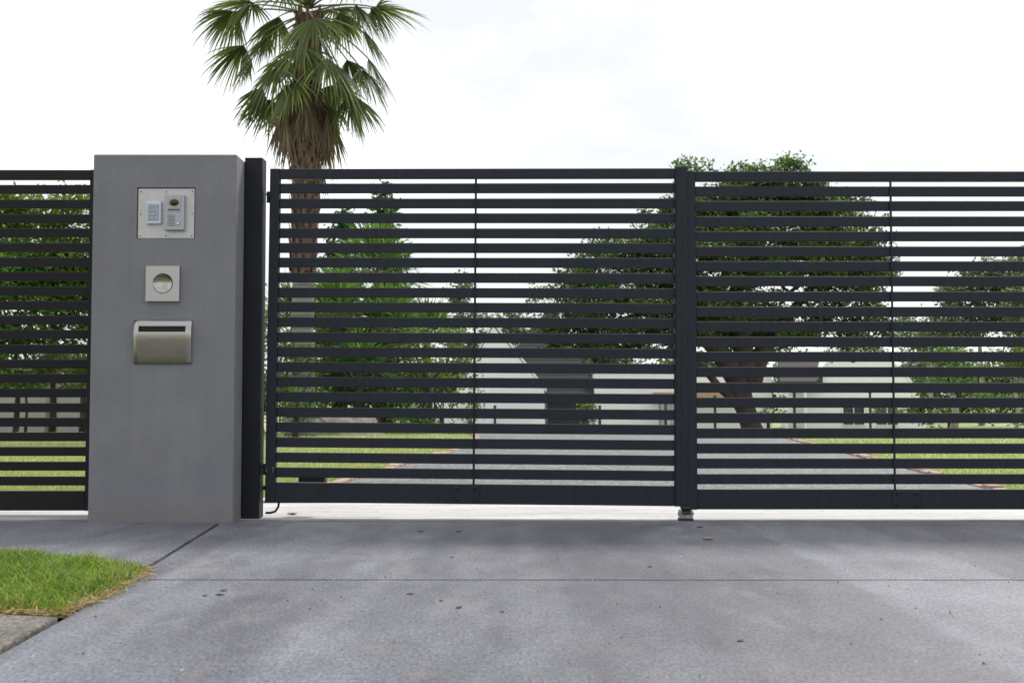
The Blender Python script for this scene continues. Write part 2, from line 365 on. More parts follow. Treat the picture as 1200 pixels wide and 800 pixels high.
M['petiole'] = mat_plain('palm_stalk', (0.13, 0.135, 0.055), 0.5, 0, 0.3, 12)
M['grass_blade'] = mat_leaf('grass_blade', (0.075, 0.150, 0.022), (0.180, 0.300, 0.050), (0.380, 0.450, 0.130), 0.45, 0.5, brown=(0.42, 0.35, 0.17))
M['lawn_blade'] = mat_leaf('lawn_blade', (0.220, 0.275, 0.105), (0.380, 0.425, 0.205), (0.500, 0.500, 0.310), 0.45, 0.6)
M['straw'] = mat_leaf('dry_straw', (0.22, 0.14, 0.075), (0.42, 0.31, 0.17), (0.60, 0.50, 0.32), 0.3, 0.8)
M['dry_leaf'] = mat_plain('dry_brown_leaf', (0.30, 0.185, 0.105), 0.8, 0, 0.4, 50)
M['dark_leaf'] = mat_plain('dark_dead_leaf', (0.030, 0.026, 0.024), 0.8, 0, 0.4, 50)

# ------------------------------------------------------------------ ground, driveways, footpath
def ribbon(bm, left, right, dz):
    a = [bm.verts.new((x, y, ground_z(y) + dz)) for x, y in left]
    c = [bm.verts.new((x, y, ground_z(y) + dz)) for x, y in right]
    for i in range(len(a) - 1): bm.faces.new((a[i], c[i], c[i + 1], a[i + 1]))

bm = bmesh.new()
ys = [-1500, -10, 0, 6, 22, 30, 40, 50, 60, 120, 400, 1500]; xs = [-1500, -200, -40, -10, 0, 10, 40, 200, 1500]
g = [[bm.verts.new((x, y, ground_z(y) - 0.07)) for x in xs] for y in ys]
for j in range(len(ys) - 1):
    for i in range(len(xs) - 1): bm.faces.new((g[j][i], g[j][i + 1], g[j + 1][i + 1], g[j + 1][i]))
tag(mesh_obj('ground', bm, M['lawn']), kind='structure')
# the lawn behind the fence lies at driveway level
bm = bmesh.new()
ribbon(bm, [(-60, y) for y in (6.95, 22, 41, 60, 110)], [(60, y) for y in (6.95, 22, 41, 60, 110)], -0.004)
tag(mesh_obj('lawn', bm, M['lawn']), kind='structure')

# front driveway: a dirt bed with slabs set in it, open joints between them
drive = tag(mesh_obj('driveway', add_box(bmesh.new(), -9, 12, -3, 5.932, -0.06, -0.016), M['joint']), kind='structure')
J = 0.013   # half joint width
def slab(poly, parent, m, z0=-0.014, z1=0.0, bev=0.004, name='slab'):
    bm = bmesh.new()
    top = [bm.verts.new((x, y, z1)) for x, y in poly]; bot = [bm.verts.new((x, y, z0)) for x, y in poly]
    ft = bm.faces.new(top); n_ = len(poly)
    for i in range(n_): bm.faces.new((top[i], bot[i], bot[(i + 1) % n_], top[(i + 1) % n_]))
    bmesh.ops.recalc_face_normals(bm, faces=bm.faces)
    if bev: bmesh.ops.bevel(bm, geom=list(ft.edges), offset=bev, segments=2, profile=0.5, affect='EDGES')
    return mesh_obj(name, bm, m, parent)
def wavy(p, q, n=26, amp=0.0035):
    p, q = np.array(p), np.array(q); d = q - p; nn = np.array([-d[1], d[0]]) / np.hypot(*d)
    ts = np.linspace(0, 1, n); o = rng.normal(0, amp, n); o[0] = o[-1] = 0
    return [tuple(p + d * t + nn * k) for t, k in zip(ts, o)]
YJ = 4.03                                                   # the cross joint
j_up = [(-1.262, YJ), (-1.285, 4.36), (-1.405, 5.93)]        # the long joint running to the pillar
crossj = wavy((-1.25, YJ), (12, YJ), 160, 0.0016)
slab([(-1.262 + 0.012, YJ + J)] + [(x, y + J) for x, y in crossj[1:]] + [(12, 5.93), (-1.405 + 0.008, 5.93), (-1.285 + 0.008, 4.36)], drive, M['drive'])
slab([(-1.155, -3), (12, -3)] + [(x, y - J * 0.8) for x, y in crossj[::-1][:-1]] + [(-1.25, YJ - J * 0.8), (-1.222, 3.6), (-1.206, 3.31), (-1.172, 2.6)], drive, M['drive'])
slab([(-9, 9.6 - 0.0)] if False else [(-1.285 - 0.012, 4.36), (-1.405 - 0.012, 5.93), (-9, 5.93), (-9, 9.75 - 0.0)][:3] + [(-9, 5.90), (-3.3, 5.62), (-2.0, 4.76), (-1.55, 4.47)], drive, M['drive'])

# pale strip the gate closes over, sunlight from under it painted in, then the aggregate drive beyond
apron_o = empty('threshold', (0, 0, 0)); tag(apron_o, kind='structure')
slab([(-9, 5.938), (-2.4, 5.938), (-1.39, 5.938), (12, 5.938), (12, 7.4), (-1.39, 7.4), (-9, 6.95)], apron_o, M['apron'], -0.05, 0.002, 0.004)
bm = bmesh.new()
L_e = [(-1.45, 7.0), (-1.16, 8.73), (-0.60, 14.4), (-0.45, 18.0), (-0.58, 20.5), (-1.1, 24), (-2.2, 32), (-3.2, 44), (-3.6, 59.2)]
R_e = [(3.00, 7.0), (3.15, 8.73), (3.72, 14.4), (4.08, 18.0), (4.32, 20.5), (4.8, 24), (6.0, 32), (8.0, 44), (11.0, 59.2)]
ribbon(bm, L_e, R_e, 0.010)
tag(mesh_obj('inner_driveway', bm, M['aggregate']), kind='structure')

def lerp_path(pts, y):
    for (x0, y0), (x1, y1) in zip(pts, pts[1:]):
        if y0 <= y <= y1: return x0 + (x1 - x0) * (y - y0) / (y1 - y0)
    return pts[-1][0]
bb = bmesh.new(); add_box(bb, -0.042, 0.042, -0.112, 0.112, -0.05, 0.030, 0.008, 2)
brick_me = bpy.data.meshes.new('brick'); bb.to_mesh(brick_me); bb.free(); brick_me.materials.append(M['brick'])
for pts, sgn, side in ((L_e, -1, 'lawn in front of the palm'), (R_e, 1, 'lawn leading to the gabled white house')):
    e = empty('brick_edging', (pts[0][0], 7.0, 0))
    tag(e, 'terracotta brick edging between grey driveway and the ' + side, 'edging', 'brick edgings of the driveway')
    y = 7.55
    while y < 21.5:
        x = lerp_path(pts, y); x2 = lerp_path(pts, y + 0.2)
        o = bpy.data.objects.new('brick', brick_me)
        o.location = (x + sgn * 0.05 - e.location.x + random.uniform(-.008, .008), y - 7.0, random.uniform(-.014, .010))
        o.rotation_euler = (random.uniform(-.03, .03), random.uniform(-.05, .05), -math.atan2(x2 - x, 0.2) + random.uniform(-.04, .04))
        link(o, e); y += 0.236

bm = bmesh.new(); quad_ = [bm.verts.new(p) for p in ((-60, -11, -0.05), (60, -11, -0.05), (60, -3.02, -0.05), (-60, -3.02, -0.05))]; bm.faces.new(quad_)
M['asphalt'] = mat_plain('asphalt', (0.052, 0.052, 0.054), 0.85, 0, 0.3, 30, 0.4, 120, obj=False)
tag(mesh_obj('road', bm, M['asphalt']), kind='structure')
# footpath corner by the grass
fp = tag(box('footpath', -9, -1.24, -3, 3.30, -0.06, -0.020, M['joint']), kind='structure')
slab([(-1.175, -3), (-1.192, 2.6), (-1.222, 3.315), (-1.405, 3.355), (-1.405, -3)], fp, M['footpath'], -0.018, 0.006, 0.006)
slab([(-1.417, -3), (-1.417, 3.355), (-9, 3.37), (-9, -3)], fp, M['footpath'], -0.018, 0.004, 0.004)

# grass patch: soil pad + blades
patch = [(-1.235, 4.225), (-1.55, 4.46), (-2.0, 4.745), (-3.3, 5.60), (-5.2, 5.60), (-5.2, 3.40), (-1.42, 3.385), (-1.215, 3.345), (-1.205, 3.75)]
bm = bmesh.new(); f_ = bm.faces.new([bm.verts.new((x, y, -0.004)) for x, y in patch][::-1]); bmesh.ops.recalc_face_normals(bm, faces=bm.faces)
tag(mesh_obj('verge_soil', bm, M['soil']), kind='structure')
def inside(P, poly):
    x, y = P[:, 0], P[:, 1]; res = np.zeros(len(P), bool); n_ = len(poly)
    for i in range(n_):
        x0, y0 = poly[i]; x1, y1 = poly[(i + 1) % n_]
        c_ = ((y0 > y) != (y1 > y)) & (x < (x1 - x0) * (y - y0) / (y1 - y0 + 1e-12) + x0); res ^= c_
    return res
def edge_dist(P, poly):
    d = np.full(len(P), 9.0); n_ = len(poly)
    for i in range(n_):
        a, b_ = np.array(poly[i]), np.array(poly[(i + 1) % n_]); ab = b_ - a
        t = np.clip(((P - a) @ ab) / (ab @ ab), 0, 1); d = np.minimum(d, np.linalg.norm(P - (a + t[:, None] * ab), axis=1))
    return d
def blades(P, z, h, w, lean, tint, curl=0.5):
    n_ = len(P); az = rng.random(n_) * 2 * np.pi; ld = np.stack([np.cos(az), np.sin(az)], 1) * lean[:, None]
    wa = rng.random(n_) * np.pi; wd = np.stack([np.cos(wa), np.sin(wa), np.zeros(n_)], 1) * w[:, None]
    base = np.column_stack([P, z]); mid = base + np.column_stack([ld * 0.35 * h[:, None], h * 0.6]); tip = base + np.column_stack([ld * h[:, None], h * (1 - curl * lean ** 2 * 0.5)])
    q1 = np.stack([base - wd, base + wd, mid + wd * 0.75, mid - wd * 0.75], 1)
    q2 = np.stack([mid - wd * 0.75, mid + wd * 0.75, tip + wd * 0.06, tip - wd * 0.06], 1)
    return np.concatenate([q1, q2]), np.concatenate([tint, tint])
N = 64000
P = np.column_stack([rng.uniform(-3.4, -1.2, N), rng.uniform(3.3, 5.7, N)]); P = P[inside(P, patch)]
ed = edge_dist(P, patch); keep = rng.random(len(P)) < np.clip(0.45 + ed / 0.06, 0, 1); P, ed = P[keep], ed[keep]
cl = 0.5 + 0.5 * np.sin(P[:, 0] * 9 + 1.3 * np.sin(P[:, 1] * 7)) * np.cos(P[:, 1] * 8 + 0.7 * np.sin(P[:, 0] * 11))
cl2 = 0.5 + 0.5 * np.sin(P[:, 0] * 23 + 2 * np.sin(P[:, 1] * 17)) * np.sin(P[:, 1] * 21 + P[:, 0] * 5)
h = (0.012 + 0.030 * rng.random(len(P)) + 0.018 * cl + 0.022 * cl2) * np.clip(0.55 + ed / 0.14, 0, 1)
dry = np.clip(1 - ed / 0.10, 0, 1)
t = np.clip(rng.normal(0.50, 0.22, len(P)) + 0.20 * (cl - 0.5) - 0.25 * (cl2 - 0.5), 0.02, 0.94); t[rng.random(len(P)) < 0.05 + 0.40 * dry] = 1.0
Q, T = blades(P, np.full(len(P), -0.004), h, 0.0017 + 0.0015 * rng.random(len(P)), 0.25 + 0.85 * rng.random(len(P)), t)
tag(quad_mesh('grass', Q, M['grass_blade'], tint=T), 'bright green grass growing in the verge beside the driveway', 'grass', kind='stuff')
# taller seedy tufts at the back edge
# dry thatch lying along the edge
seg = [(patch[0], patch[8]), (patch[8], patch[7]), (patch[7], patch[6]), (patch[0], patch[1])]
pts = []
for (a, b_), nn in zip(seg, (240, 240, 160, 90)):
    tt = rng.random(nn); pts.append(np.array(a) + (np.array(b_) - np.array(a)) * tt[:, None] + rng.normal(0, 0.016, (nn, 2)) - np.array([0.012, -0.0]))
P = np.concatenate(pts); n_ = len(P); az = rng.random(n_) * 2 * np.pi; ln = 0.012 + 0.028 * rng.random(n_)
d = np.column_stack([np.cos(az), np.sin(az), rng.normal(0, 0.18, n_)]) * ln[:, None]; wv_ = np.column_stack([-np.sin(az), np.cos(az), rng.normal(0, .5, n_)]) * 0.0013
c0 = np.column_stack([P, 0.005 + 0.010 * rng.random(n_)])
tag(quad_mesh('dry_grass', np.stack([c0 - d - wv_, c0 - d + wv_, c0 + d + wv_ * .4, c0 + d - wv_ * .4], 1), M['straw']), 'dry straw coloured clippings along the edge of the verge', 'dry grass', kind='stuff')

# short lawn blades behind the fence (what shows between the slats)
N = 150000
yy = 7.2 + (22 - 7.2) * rng.random(N) ** 1.6; xx = np.where(rng.random(N) < 0.72, rng.uniform(-0.46, 0.05, N) * yy, rng.uniform(0.17, 0.46, N) * yy)
lx = np.interp(yy, [p[1] for p in L_e], [p[0] for p in L_e]); rx = np.interp(yy, [p[1] for p in R_e], [p[0] for p in R_e])
ok = (xx < lx - 0.12) | (xx > rx + 0.12); P = np.column_stack([xx, yy])[ok]
Q, T = blades(P, np.full(len(P), -0.004), 0.020 + 0.030 * rng.random(len(P)), 0.0028 + 0.002 * rng.random(len(P)), 0.3 + rng.random(len(P)), np.clip(rng.normal(.5, .22, len(P)), 0, .95))
tag(quad_mesh('lawn_grass', Q, M['lawn_blade'], tint=T), 'pale mown lawn grass behind the slatted gate and fence', 'lawn grass', kind='stuff')

# ------------------------------------------------------------------ pillar with its fittings
PX0, PX1, PY0, PY1 = -2.040, -1.342, 5.90, 6.34
PZ = at(200, 181, PY0).z
hx0, hz1 = at(160.6, 219.6, PY0).x, at(160.6, 219.6, PY0).z
hx1, hz0 = at(228.4, 279.6, PY0).x, at(228.4, 279.6, PY0).z
bm = bmesh.new()
def quad(bm, *p): return bm.faces.new([bm.verts.new(v) for v in p])
gx = [PX0, hx0, hx1, PX1]; gz = [-0.03, hz0, hz1, PZ]
for i in range(3):
    for k in range(3):
        if (i, k) == (1, 1): continue
        quad(bm, (gx[i], PY0, gz[k]), (gx[i + 1], PY0, gz[k]), (gx[i + 1], PY0, gz[k + 1]), (gx[i], PY0, gz[k + 1]))
D_ = 0.013
quad(bm, (hx0, PY0, hz0), (hx0, PY0, hz1), (hx0, PY0 + D_, hz1), (hx0, PY0 + D_, hz0)); quad(bm, (hx1, PY0, hz1), (hx1, PY0, hz0), (hx1, PY0 + D_, hz0), (hx1, PY0 + D_, hz1))
quad(bm, (hx0, PY0, hz1), (hx1, PY0, hz1), (hx1, PY0 + D_, hz1), (hx0, PY0 + D_, hz1)); quad(bm, (hx1, PY0, hz0), (hx0, PY0, hz0), (hx0, PY0 + D_, hz0), (hx1, PY0 + D_, hz0))
quad(bm, (hx0, PY0 + D_, hz0), (hx0, PY0 + D_, hz1), (hx1, PY0 + D_, hz1), (hx1, PY0 + D_, hz0))
for x in (PX0, PX1):
    for k in range(3): quad(bm, (x, PY0, gz[k]), (x, PY1, gz[k]), (x, PY1, gz[k + 1]), (x, PY0, gz[k + 1]))
for i in range(3):
    quad(bm, (gx[i], PY0, PZ), (gx[i + 1], PY0, PZ), (gx[i + 1], PY1, PZ), (gx[i], PY1, PZ))
    for k in range(3): quad(bm, (gx[i], PY1, gz[k]), (gx[i], PY1, gz[k + 1]), (gx[i + 1], PY1, gz[k + 1]), (gx[i + 1], PY1, gz[k]))
bmesh.ops.remove_doubles(bm, verts=bm.verts, dist=1e-5); bmesh.ops.recalc_face_normals(bm, faces=bm.faces)
es = []
for e in bm.edges:
    a, c = e.verts[0].co, e.verts[1].co
    on = lambda p: sum((abs(p.x - PX0) < 1e-5 or abs(p.x - PX1) < 1e-5, abs(p.y - PY0) < 1e-5 or abs(p.y - PY1) < 1e-5, abs(p.z - PZ) < 1e-5))
    m_ = (a + c) / 2
    if on(m_) >= 2: es.append(e)
bmesh.ops.bevel(bm, geom=es, offset=0.005, segments=2, profile=0.5, affect='EDGES')
tag(mesh_obj('gate_pillar', bm, M['render']), 'grey rendered masonry gate pillar holding intercom, round steel recess and letterbox', 'pillar')

# intercom panel
def rect_px(x0, y0, x1, y1, Y):
    a, c = at(x0, y0, Y), at(x1, y1, Y); return a.x, c.x, c.z, a.z
def fbox(name, r, y0, y1, m, parent, bevel=0.0, seg=2, org=(0, 0, 0)):
    x0, x1, z0, z1 = r
    return box(name, x0 - org[0], x1 - org[0], y0 - org[1], y1 - org[1], z0 - org[2], z1 - org[2], m, parent, bevel, seg)
Yp = PY0 + D_ - 0.004 - 0.003      # face of the steel plate
r = rect_px(161.9, 220.9, 227.0, 279.0, PY0); oc = (0.5 * (r[0] + r[1]), PY0, r[2])
ic = tag(empty('intercom_panel', oc), 'square pale steel intercom panel with keypad and camera door station, set in the pillar', 'intercom')
fbox('back_plate', r, Yp, Yp + 0.0065, M['plate'], ic, 0.0006, 1, oc)
for px, py in ((165.0, 224.5), (194.5, 224.5), (225, 224), (164.5, 250.7), (224.8, 250), (163.8, 276.2), (194, 276.2), (224, 276)):
    p = at(px, py, PY0); bm = bmesh.new(); add_cyl(bm, (p.x - oc[0], Yp - oc[1] - 0.0001, p.z - oc[2]), (0, -1, 0), 0.0042, 0.0030, 0.0025, 14)
    s_ = mesh_obj('screw', bm, M['galv'], ic)
    box('screw_slot', p.x - oc[0] - 0.0024, p.x - oc[0] + 0.0024, Yp - oc[1] - 0.0030, Yp - oc[1] - 0.0020, p.z - oc[2] - 0.0006, p.z - oc[2] + 0.0006, M['black'], s_)
# keypad
k = rect_px(172.5, 236.2, 189.2, 262.6, PY0)
kp = fbox('keypad', k, Yp - 0.020, Yp - 0.0002, M['keypad'], ic, 0.003, 2, oc)
kf = rect_px(174.2, 239.6, 187.2, 259.2, PY0); fbox('key_field', kf, Yp - 0.0212, Yp - 0.0195, M['alu'], kp, 0, 1, oc)
kw, kh = (kf[1] - kf[0]) / 3, (kf[3] - kf[2]) / 4
for i in range(3):
    for j in range(4):
        fbox('key', (kf[0] + i * kw + kw * .13, kf[0] + (i + 1) * kw - kw * .13, kf[2] + j * kh + kh * .15, kf[2] + (j + 1) * kh - kh * .15), Yp - 0.0245, Yp - 0.0213, M['key'], kp, 0.001, 1, oc)
ic_digits = [['1', '2', '3'], ['4', '5', '6'], ['7', '8', '9']]
# camera door station
s = rect_px(194.6, 229.0, 216.8, 270.2, PY0)
st = fbox('door_station', s, Yp - 0.026, Yp - 0.0002, M['alu'], ic, 0.003, 2, oc)
Ys = Yp - 0.026
cw = rect_px(199.0, 231.6, 213.2, 245.2, PY0); fbox('camera_window', cw, Ys - 0.0030, Ys - 0.0001, M['tan_plastic'], st, 0.0014, 2, oc)
c_ = at(205.6, 238.2, PY0); bm = bmesh.new()
for q in range(6):
    pass
n_seg, rings = 24, 6; prev = None
for a in range(rings + 1):
    th = (math.pi / 2) * a / rings; rr, dy = math.cos(th), math.sin(th)
    ring = [bm.verts.new((c_.x - oc[0] + 0.0225 * rr * math.cos(2 * math.pi * i / n_seg), Ys - 0.0031 - oc[1] - 0.012 * dy, c_.z - oc[2] + 0.0165 * rr * math.sin(2 * math.pi * i / n_seg))) for i in range(n_seg)] if a < rings else [bm.verts.new((c_.x - oc[0], Ys - 0.0031 - oc[1] - 0.012, c_.z - oc[2]))]
    if prev:
        for i in range(n_seg):
            if a < rings: bm.faces.new((prev[i], prev[(i + 1) % n_seg], ring[(i + 1) % n_seg], ring[i]))
            else: bm.faces.new((prev[i], prev[(i + 1) % n_seg], ring[0]))
    prev = ring
bmesh.ops.recalc_face_normals(bm, faces=bm.faces); mesh_obj('camera_lens', bm, M['lens'], st, True)
nslot = rect_px(197.8, 246.3, 212.2, 249.2, PY0); fbox('name_slot', nslot, Ys - 0.0016, Ys - 0.0001, M['tan_plastic'], st, 0.0005, 1, oc)
fbox('name_slot_lip', (nslot[0], nslot[1], nslot[3] - 0.004, nslot[3]), Ys - 0.0040, Ys - 0.0017, M['dark_plastic'], st, 0.0004, 1, oc)
gr = rect_px(197.6, 252.2, 206.2, 266.2, PY0); gb = bmesh.new()
for i in range(6):
    for j in range(8):
        add_cyl(gb, (gr[0] + (i + .5) * (gr[1] - gr[0]) / 6 - oc[0], Ys - oc[1] - 0.0001, gr[2] + (j + .5) * (gr[3] - gr[2]) / 8 - oc[2]), (0, -1, 0), 0.0021, 0.0021, 0.0006, 8)
mesh_obj('speaker_grille', gb, M['dark_plastic'], st)
p = at(210.0, 262.6, PY0); bm = bmesh.new(); add_cyl(bm, (p.x - oc[0], Ys - oc[1] - 0.0001, p.z - oc[2]), (0, -1, 0), 0.0088, 0.0085, 0.0018, 20); ring_ = mesh_obj('button_ring', bm, M['dark_plastic'], st)
bm = bmesh.new(); add_cyl(bm, (p.x - oc[0], Ys - oc[1] - 0.0019, p.z - oc[2]), (0, -1, 0), 0.0072, 0.0062, 0.0028, 20); mesh_obj('call_button', bm, M['white_key'], st)

# square steel plate with a round dish
r = rect_px(172.2, 312.0, 211.0, 353.2, PY0); oc = (0.5 * (r[0] + r[1]), PY0, r[2])
wl_ = tag(empty('wall_recess_fitting', oc), 'square steel plate with round concave dish on the pillar between intercom and letterbox', 'wall fitting')
c = at(191.8, 332.4, PY0); cx, cz = c.x - oc[0], c.z - oc[2]; rad = 11.9 * PY0 / F_PX; n_ = 48
bm = bmesh.new(); inner, outer, back = [], [], []
x0, x1, z0, z1 = r[0] - oc[0], r[1] - oc[0], 0, r[3] - r[2]
for i in range(n_):
    a = 2 * math.pi * (i + .5) / n_; dx, dz = math.cos(a), math.sin(a)
    inner.append(bm.verts.new((cx + rad * dx, -0.0165, cz + rad * dz)))
    t = min(((x1 if dx > 0 else x0) - cx) / dx if abs(dx) > 1e-6 else 9, ((z1 if dz > 0 else z0) - cz) / dz if abs(dz) > 1e-6 else 9)
    outer.append(bm.verts.new((cx + t * dx, -0.0165, cz + t * dz))); back.append(bm.verts.new((cx + t * dx, 0.0, cz + t * dz)))
for X_, Z_ in ((x0, z0), (x1, z0), (x0, z1), (x1, z1)):
    i = min(range(n_), key=lambda k: (outer[k].co.x - X_) ** 2 + (outer[k].co.z - Z_) ** 2)
    outer[i].co.x = back[i].co.x = X_; outer[i].co.z = back[i].co.z = Z_
for i in range(n_):
    j = (i + 1) % n_; bm.faces.new((inner[i], outer[i], outer[j], inner[j])); bm.faces.new((outer[i], back[i], back[j], outer[j]))
bmesh.ops.recalc_face_normals(bm, faces=bm.faces); mesh_obj('plate', bm, M['steel'], wl_)
bm = bmesh.new(); prev = inner_ = [bm.verts.new((cx + rad * .995 * math.cos(2 * math.pi * (i + .5) / n_), -0.0168, cz + rad * .995 * math.sin(2 * math.pi * (i + .5) / n_))) for i in range(n_)]
for k_ in range(1, 9):
    th = k_ / 8 * math.pi / 2; rr = rad * .96 * math.cos(th * 0.985); yy_ = -0.0162 + 0.0152 * math.sin(th)
    ring = [bm.verts.new((cx + rr * math.cos(2 * math.pi * (i + .5) / n_), yy_, cz + rr * math.sin(2 * math.pi * (i + .5) / n_))) for i in range(n_)]
    for i in range(n_): bm.faces.new((prev[i], prev[(i + 1) % n_], ring[(i + 1) % n_], ring[i]))
    prev = ring
bm.faces.new(prev); bmesh.ops.recalc_face_normals(bm, faces=bm.faces); mesh_obj('dish', bm, M['steel_dish'], wl_, True)

# letterbox: bowed steel front with a slot
M['steel_warm'] = mat_steel('brushed_steel_warm', (0.39, 0.38, 0.37), 0.17, (0.03, 0.03, 1))
r = rect_px(157.9, 375.3, 225.0, 426.2, PY0); oc = (0.5 * (r[0] + r[1]), PY0, r[2]); W2 = (r[1] - r[0]) / 2; H = r[3] - r[2]
lb = tag(empty('letterbox', oc), 'bowed stainless steel letterbox front with dark slot low on the pillar', 'letterbox')
sx0, sx1, sz0, sz1 = rect_px(164.0, 382.2, 218.8, 389.0, PY0); sx0 -= oc[0]; sx1 -= oc[0]; sz0 -= oc[2]; sz1 -= oc[2]
def bow(z):
    u = 1 - z / H
    if u < .28: return -0.010 - 0.014 * math.sin(math.pi / 2 * u / .28)
    return -0.024 + 0.0165 * ((u - .28) / .72) ** 1.7
zs = sorted(set([H * i / 22 for i in range(23) if abs(H * i / 22 - sz0) > .003 and abs(H * i / 22 - sz1) > .003] + [sz0, sz1])); xs_ = [-W2, sx0, sx1, W2]
bm = bmesh.new(); gv = [[bm.verts.new((x, bow(z), z)) for x in xs_] for z in zs]
for j in range(len(zs) - 1):
    for i in range(3):
        if i == 1 and sz0 - 1e-4 <= zs[j] and zs[j + 1] <= sz1 + 1e-4: continue
        bm.faces.new((gv[j][i], gv[j][i + 1], gv[j + 1][i + 1], gv[j + 1][i]))
bk = [[bm.verts.new((x, 0, z)) for x in (-W2, W2)] for z in zs]
for j in range(len(zs) - 1):
    bm.faces.new((gv[j][0], gv[j + 1][0], bk[j + 1][0], bk[j][0])); bm.faces.new((gv[j][3], bk[j][1], bk[j + 1][1], gv[j + 1][3]))
bm.faces.new((gv[0][0], bk[0][0], bk[0][1], gv[0][3], gv[0][2], gv[0][1])); bm.faces.new((gv[-1][0], gv[-1][1], gv[-1][2], gv[-1][3], bk[-1][1], bk[-1][0]))
bmesh.ops.recalc_face_normals(bm, faces=bm.faces)
o = mesh_obj('front_plate', bm, M['steel_warm'], lb)
for p_ in o.data.polygons: p_.use_smooth = len(p_.vertices) == 4 and abs(p_.normal.x) < .5
box('slot', sx0 + .0005, sx1 - .0005, bow(sz0) + 0.006, -0.0005, sz0 + .0005, sz1 - .0005, M['black'], lb)

# ------------------------------------------------------------------ dark post, fence panel, gate leaves
SL, GAP, PITCH_S = 0.050, 0.025, 0.075
def post(name, x0, x1, y0, y1, zt, label):
    e = tag(empty(name, ((x0 + x1) / 2, y0, 0)), label, 'post'); w = (x1 - x0) / 2
    box('shaft', -w, w, 0, y1 - y0, -0.03, zt - 0.004, M['paint_post'], e, 0.003, 2)
    box('cap', -w - .001, w + .001, -.001, y1 - y0 + .001, zt - 0.004, zt, M['paint_post'], e, 0.0015, 1)
    return e
gp = post('gate_post', -1.3405, -1.252, 6.07, 6.175, at(300, 184.8, 6.07).z, 'square black steel post between grey pillar and gate hinges')

def slat_mesh(w, h, d, m, name='slat'):
    bm = bmesh.new(); add_box(bm, 0, w, 0, d, 0, h, 0.002, 1)
    me = bpy.data.meshes.new(name); bm.to_mesh(me); bm.free(); me.materials.append(m); return me

# left fence panel
FY, FX1, FX0 = 6.255, -2.085, -4.40
fz0 = at(50, 598, FY).z
fn = tag(empty('slat_fence', (FX0, FY, 0)), 'dark horizontal slat fence panel butting against the grey pillar', 'fence'); FW = FX1 - FX0
fztop = at(50, 199.2, FY).z
box('top_rail', 0, FW - .095, 0, 0.04, fztop - 0.048, fztop, M['paint_dark_shade'], fn, 0.002, 1)
box('bottom_rail', 0, FW - .095, 0, 0.04, fz0, fz0 + 0.100, M['paint_dark_shade'], fn, 0.002, 1)
box('stile', FW - .0945, FW + 0.04, -0.002, 0.042, fz0 - .001, fztop + .001, M['paint_dark_shade'], fn, 0.002, 1)
box('stile', -0.06, -0.0005, -0.002, 0.042, -0.02, fztop + .001, M['paint_dark_shade'], fn, 0.002, 1)
nsl = 21; zb = fz0 + 0.100; pit = (fztop - 0.048 - zb - 0.026) / nsl
sm_ = slat_mesh(FW - .0955, pit * 0.62, 0.014, M['paint_dark_shade'])
for i in range(nsl):
    o = bpy.data.objects.new('slat', sm_); o.location = (0.0002, 0.012 + random.uniform(-.001, .001), zb + 0.026 + i * pit + random.uniform(-.0006, .0006)); o.rotation_euler = (0, random.uniform(-.0006, .0006), 0); link(o, fn)

def gate_leaf(label, x0, y0, z0, width, yaw, roll, hinge_left, barpos, platepos, lstile, rstile):
    e = tag(empty('gate_leaf', (x0, y0, z0), (0, roll, yaw)), label, 'gate', 'two leaves of the driveway gate')
    Ht = 0.100 + 0.025 + 20 * PITCH_S + 0.050; dp = 0.040; P_ = M['paint']
    box('stile', 0, lstile, 0, dp, 0, Ht, P_, e, 0.003, 2); box('stile', width - rstile, width, 0, dp, 0, Ht, P_, e, 0.003, 2)
    box('top_rail', lstile + .0004, width - rstile - .0004, 0.0015, dp - .002, Ht - 0.050, Ht - .0015, P_, e, 0.003, 2)
    br = box('bottom_rail', lstile + .0004, width - rstile - .0004, 0.0015, dp - .002, 0.0015, 0.100, P_, e, 0.003, 2)
    sm = slat_mesh(width - lstile - rstile - .001, SL, 0.012, P_)
    for i in range(20):
        o = bpy.data.objects.new('slat', sm)
        o.location = (lstile + .0005, 0.010 + random.uniform(-.0012, .0012), 0.125 + i * PITCH_S + random.uniform(-.0012, .0012)); o.rotation_euler = (random.uniform(-.012, .012), random.uniform(-.0005, .0005), 0); link(o, e)
    bm = bmesh.new(); add_cyl(bm, (barpos, 0.004, 0.0985), (0, 0, 1), 0.0058, 0.0058, Ht - 0.0985 - 0.049, 12); mesh_obj('brace_bar', bm, P_, e)
    pl = box('splice_plate', platepos - 0.068, platepos + 0.068, -0.0028, 0.0016, 0.006, 0.094, P_, e, 0.0012, 1)
    for dx in (-0.045, 0.045):
        for dz in (0.022, 0.078):
            bm = bmesh.new(); add_cyl(bm, (platepos + dx, -0.0029, dz), (0, -1, 0), 0.0085, 0.0062, 0.005, 6); mesh_obj('bolt', bm, M['paint_dark_shade'], pl)
    return e, Ht
lw = 0.8385 + 1.2320; yawl = -math.atan2(0.085, lw)
z_l = at(314, 588.5, 6.11).z; rol = 0.0062
le, Ht = gate_leaf('charcoal slatted gate leaf hinged on the black post beside the pillar', -1.2320, 6.110, z_l, lw / math.cos(yawl), yawl, rol, True, 1.042, 1.005, 0.050, 0.040)
z_r = at(1000, 597, 6.025).z
re, _ = gate_leaf('charcoal slatted gate leaf closing against the cover strip, its hinges away from the pillar', 0.8430, 6.024, z_r, 2.085, 0.0, 0.0, False, 1.040, 1.095, 0.069, 0.050)
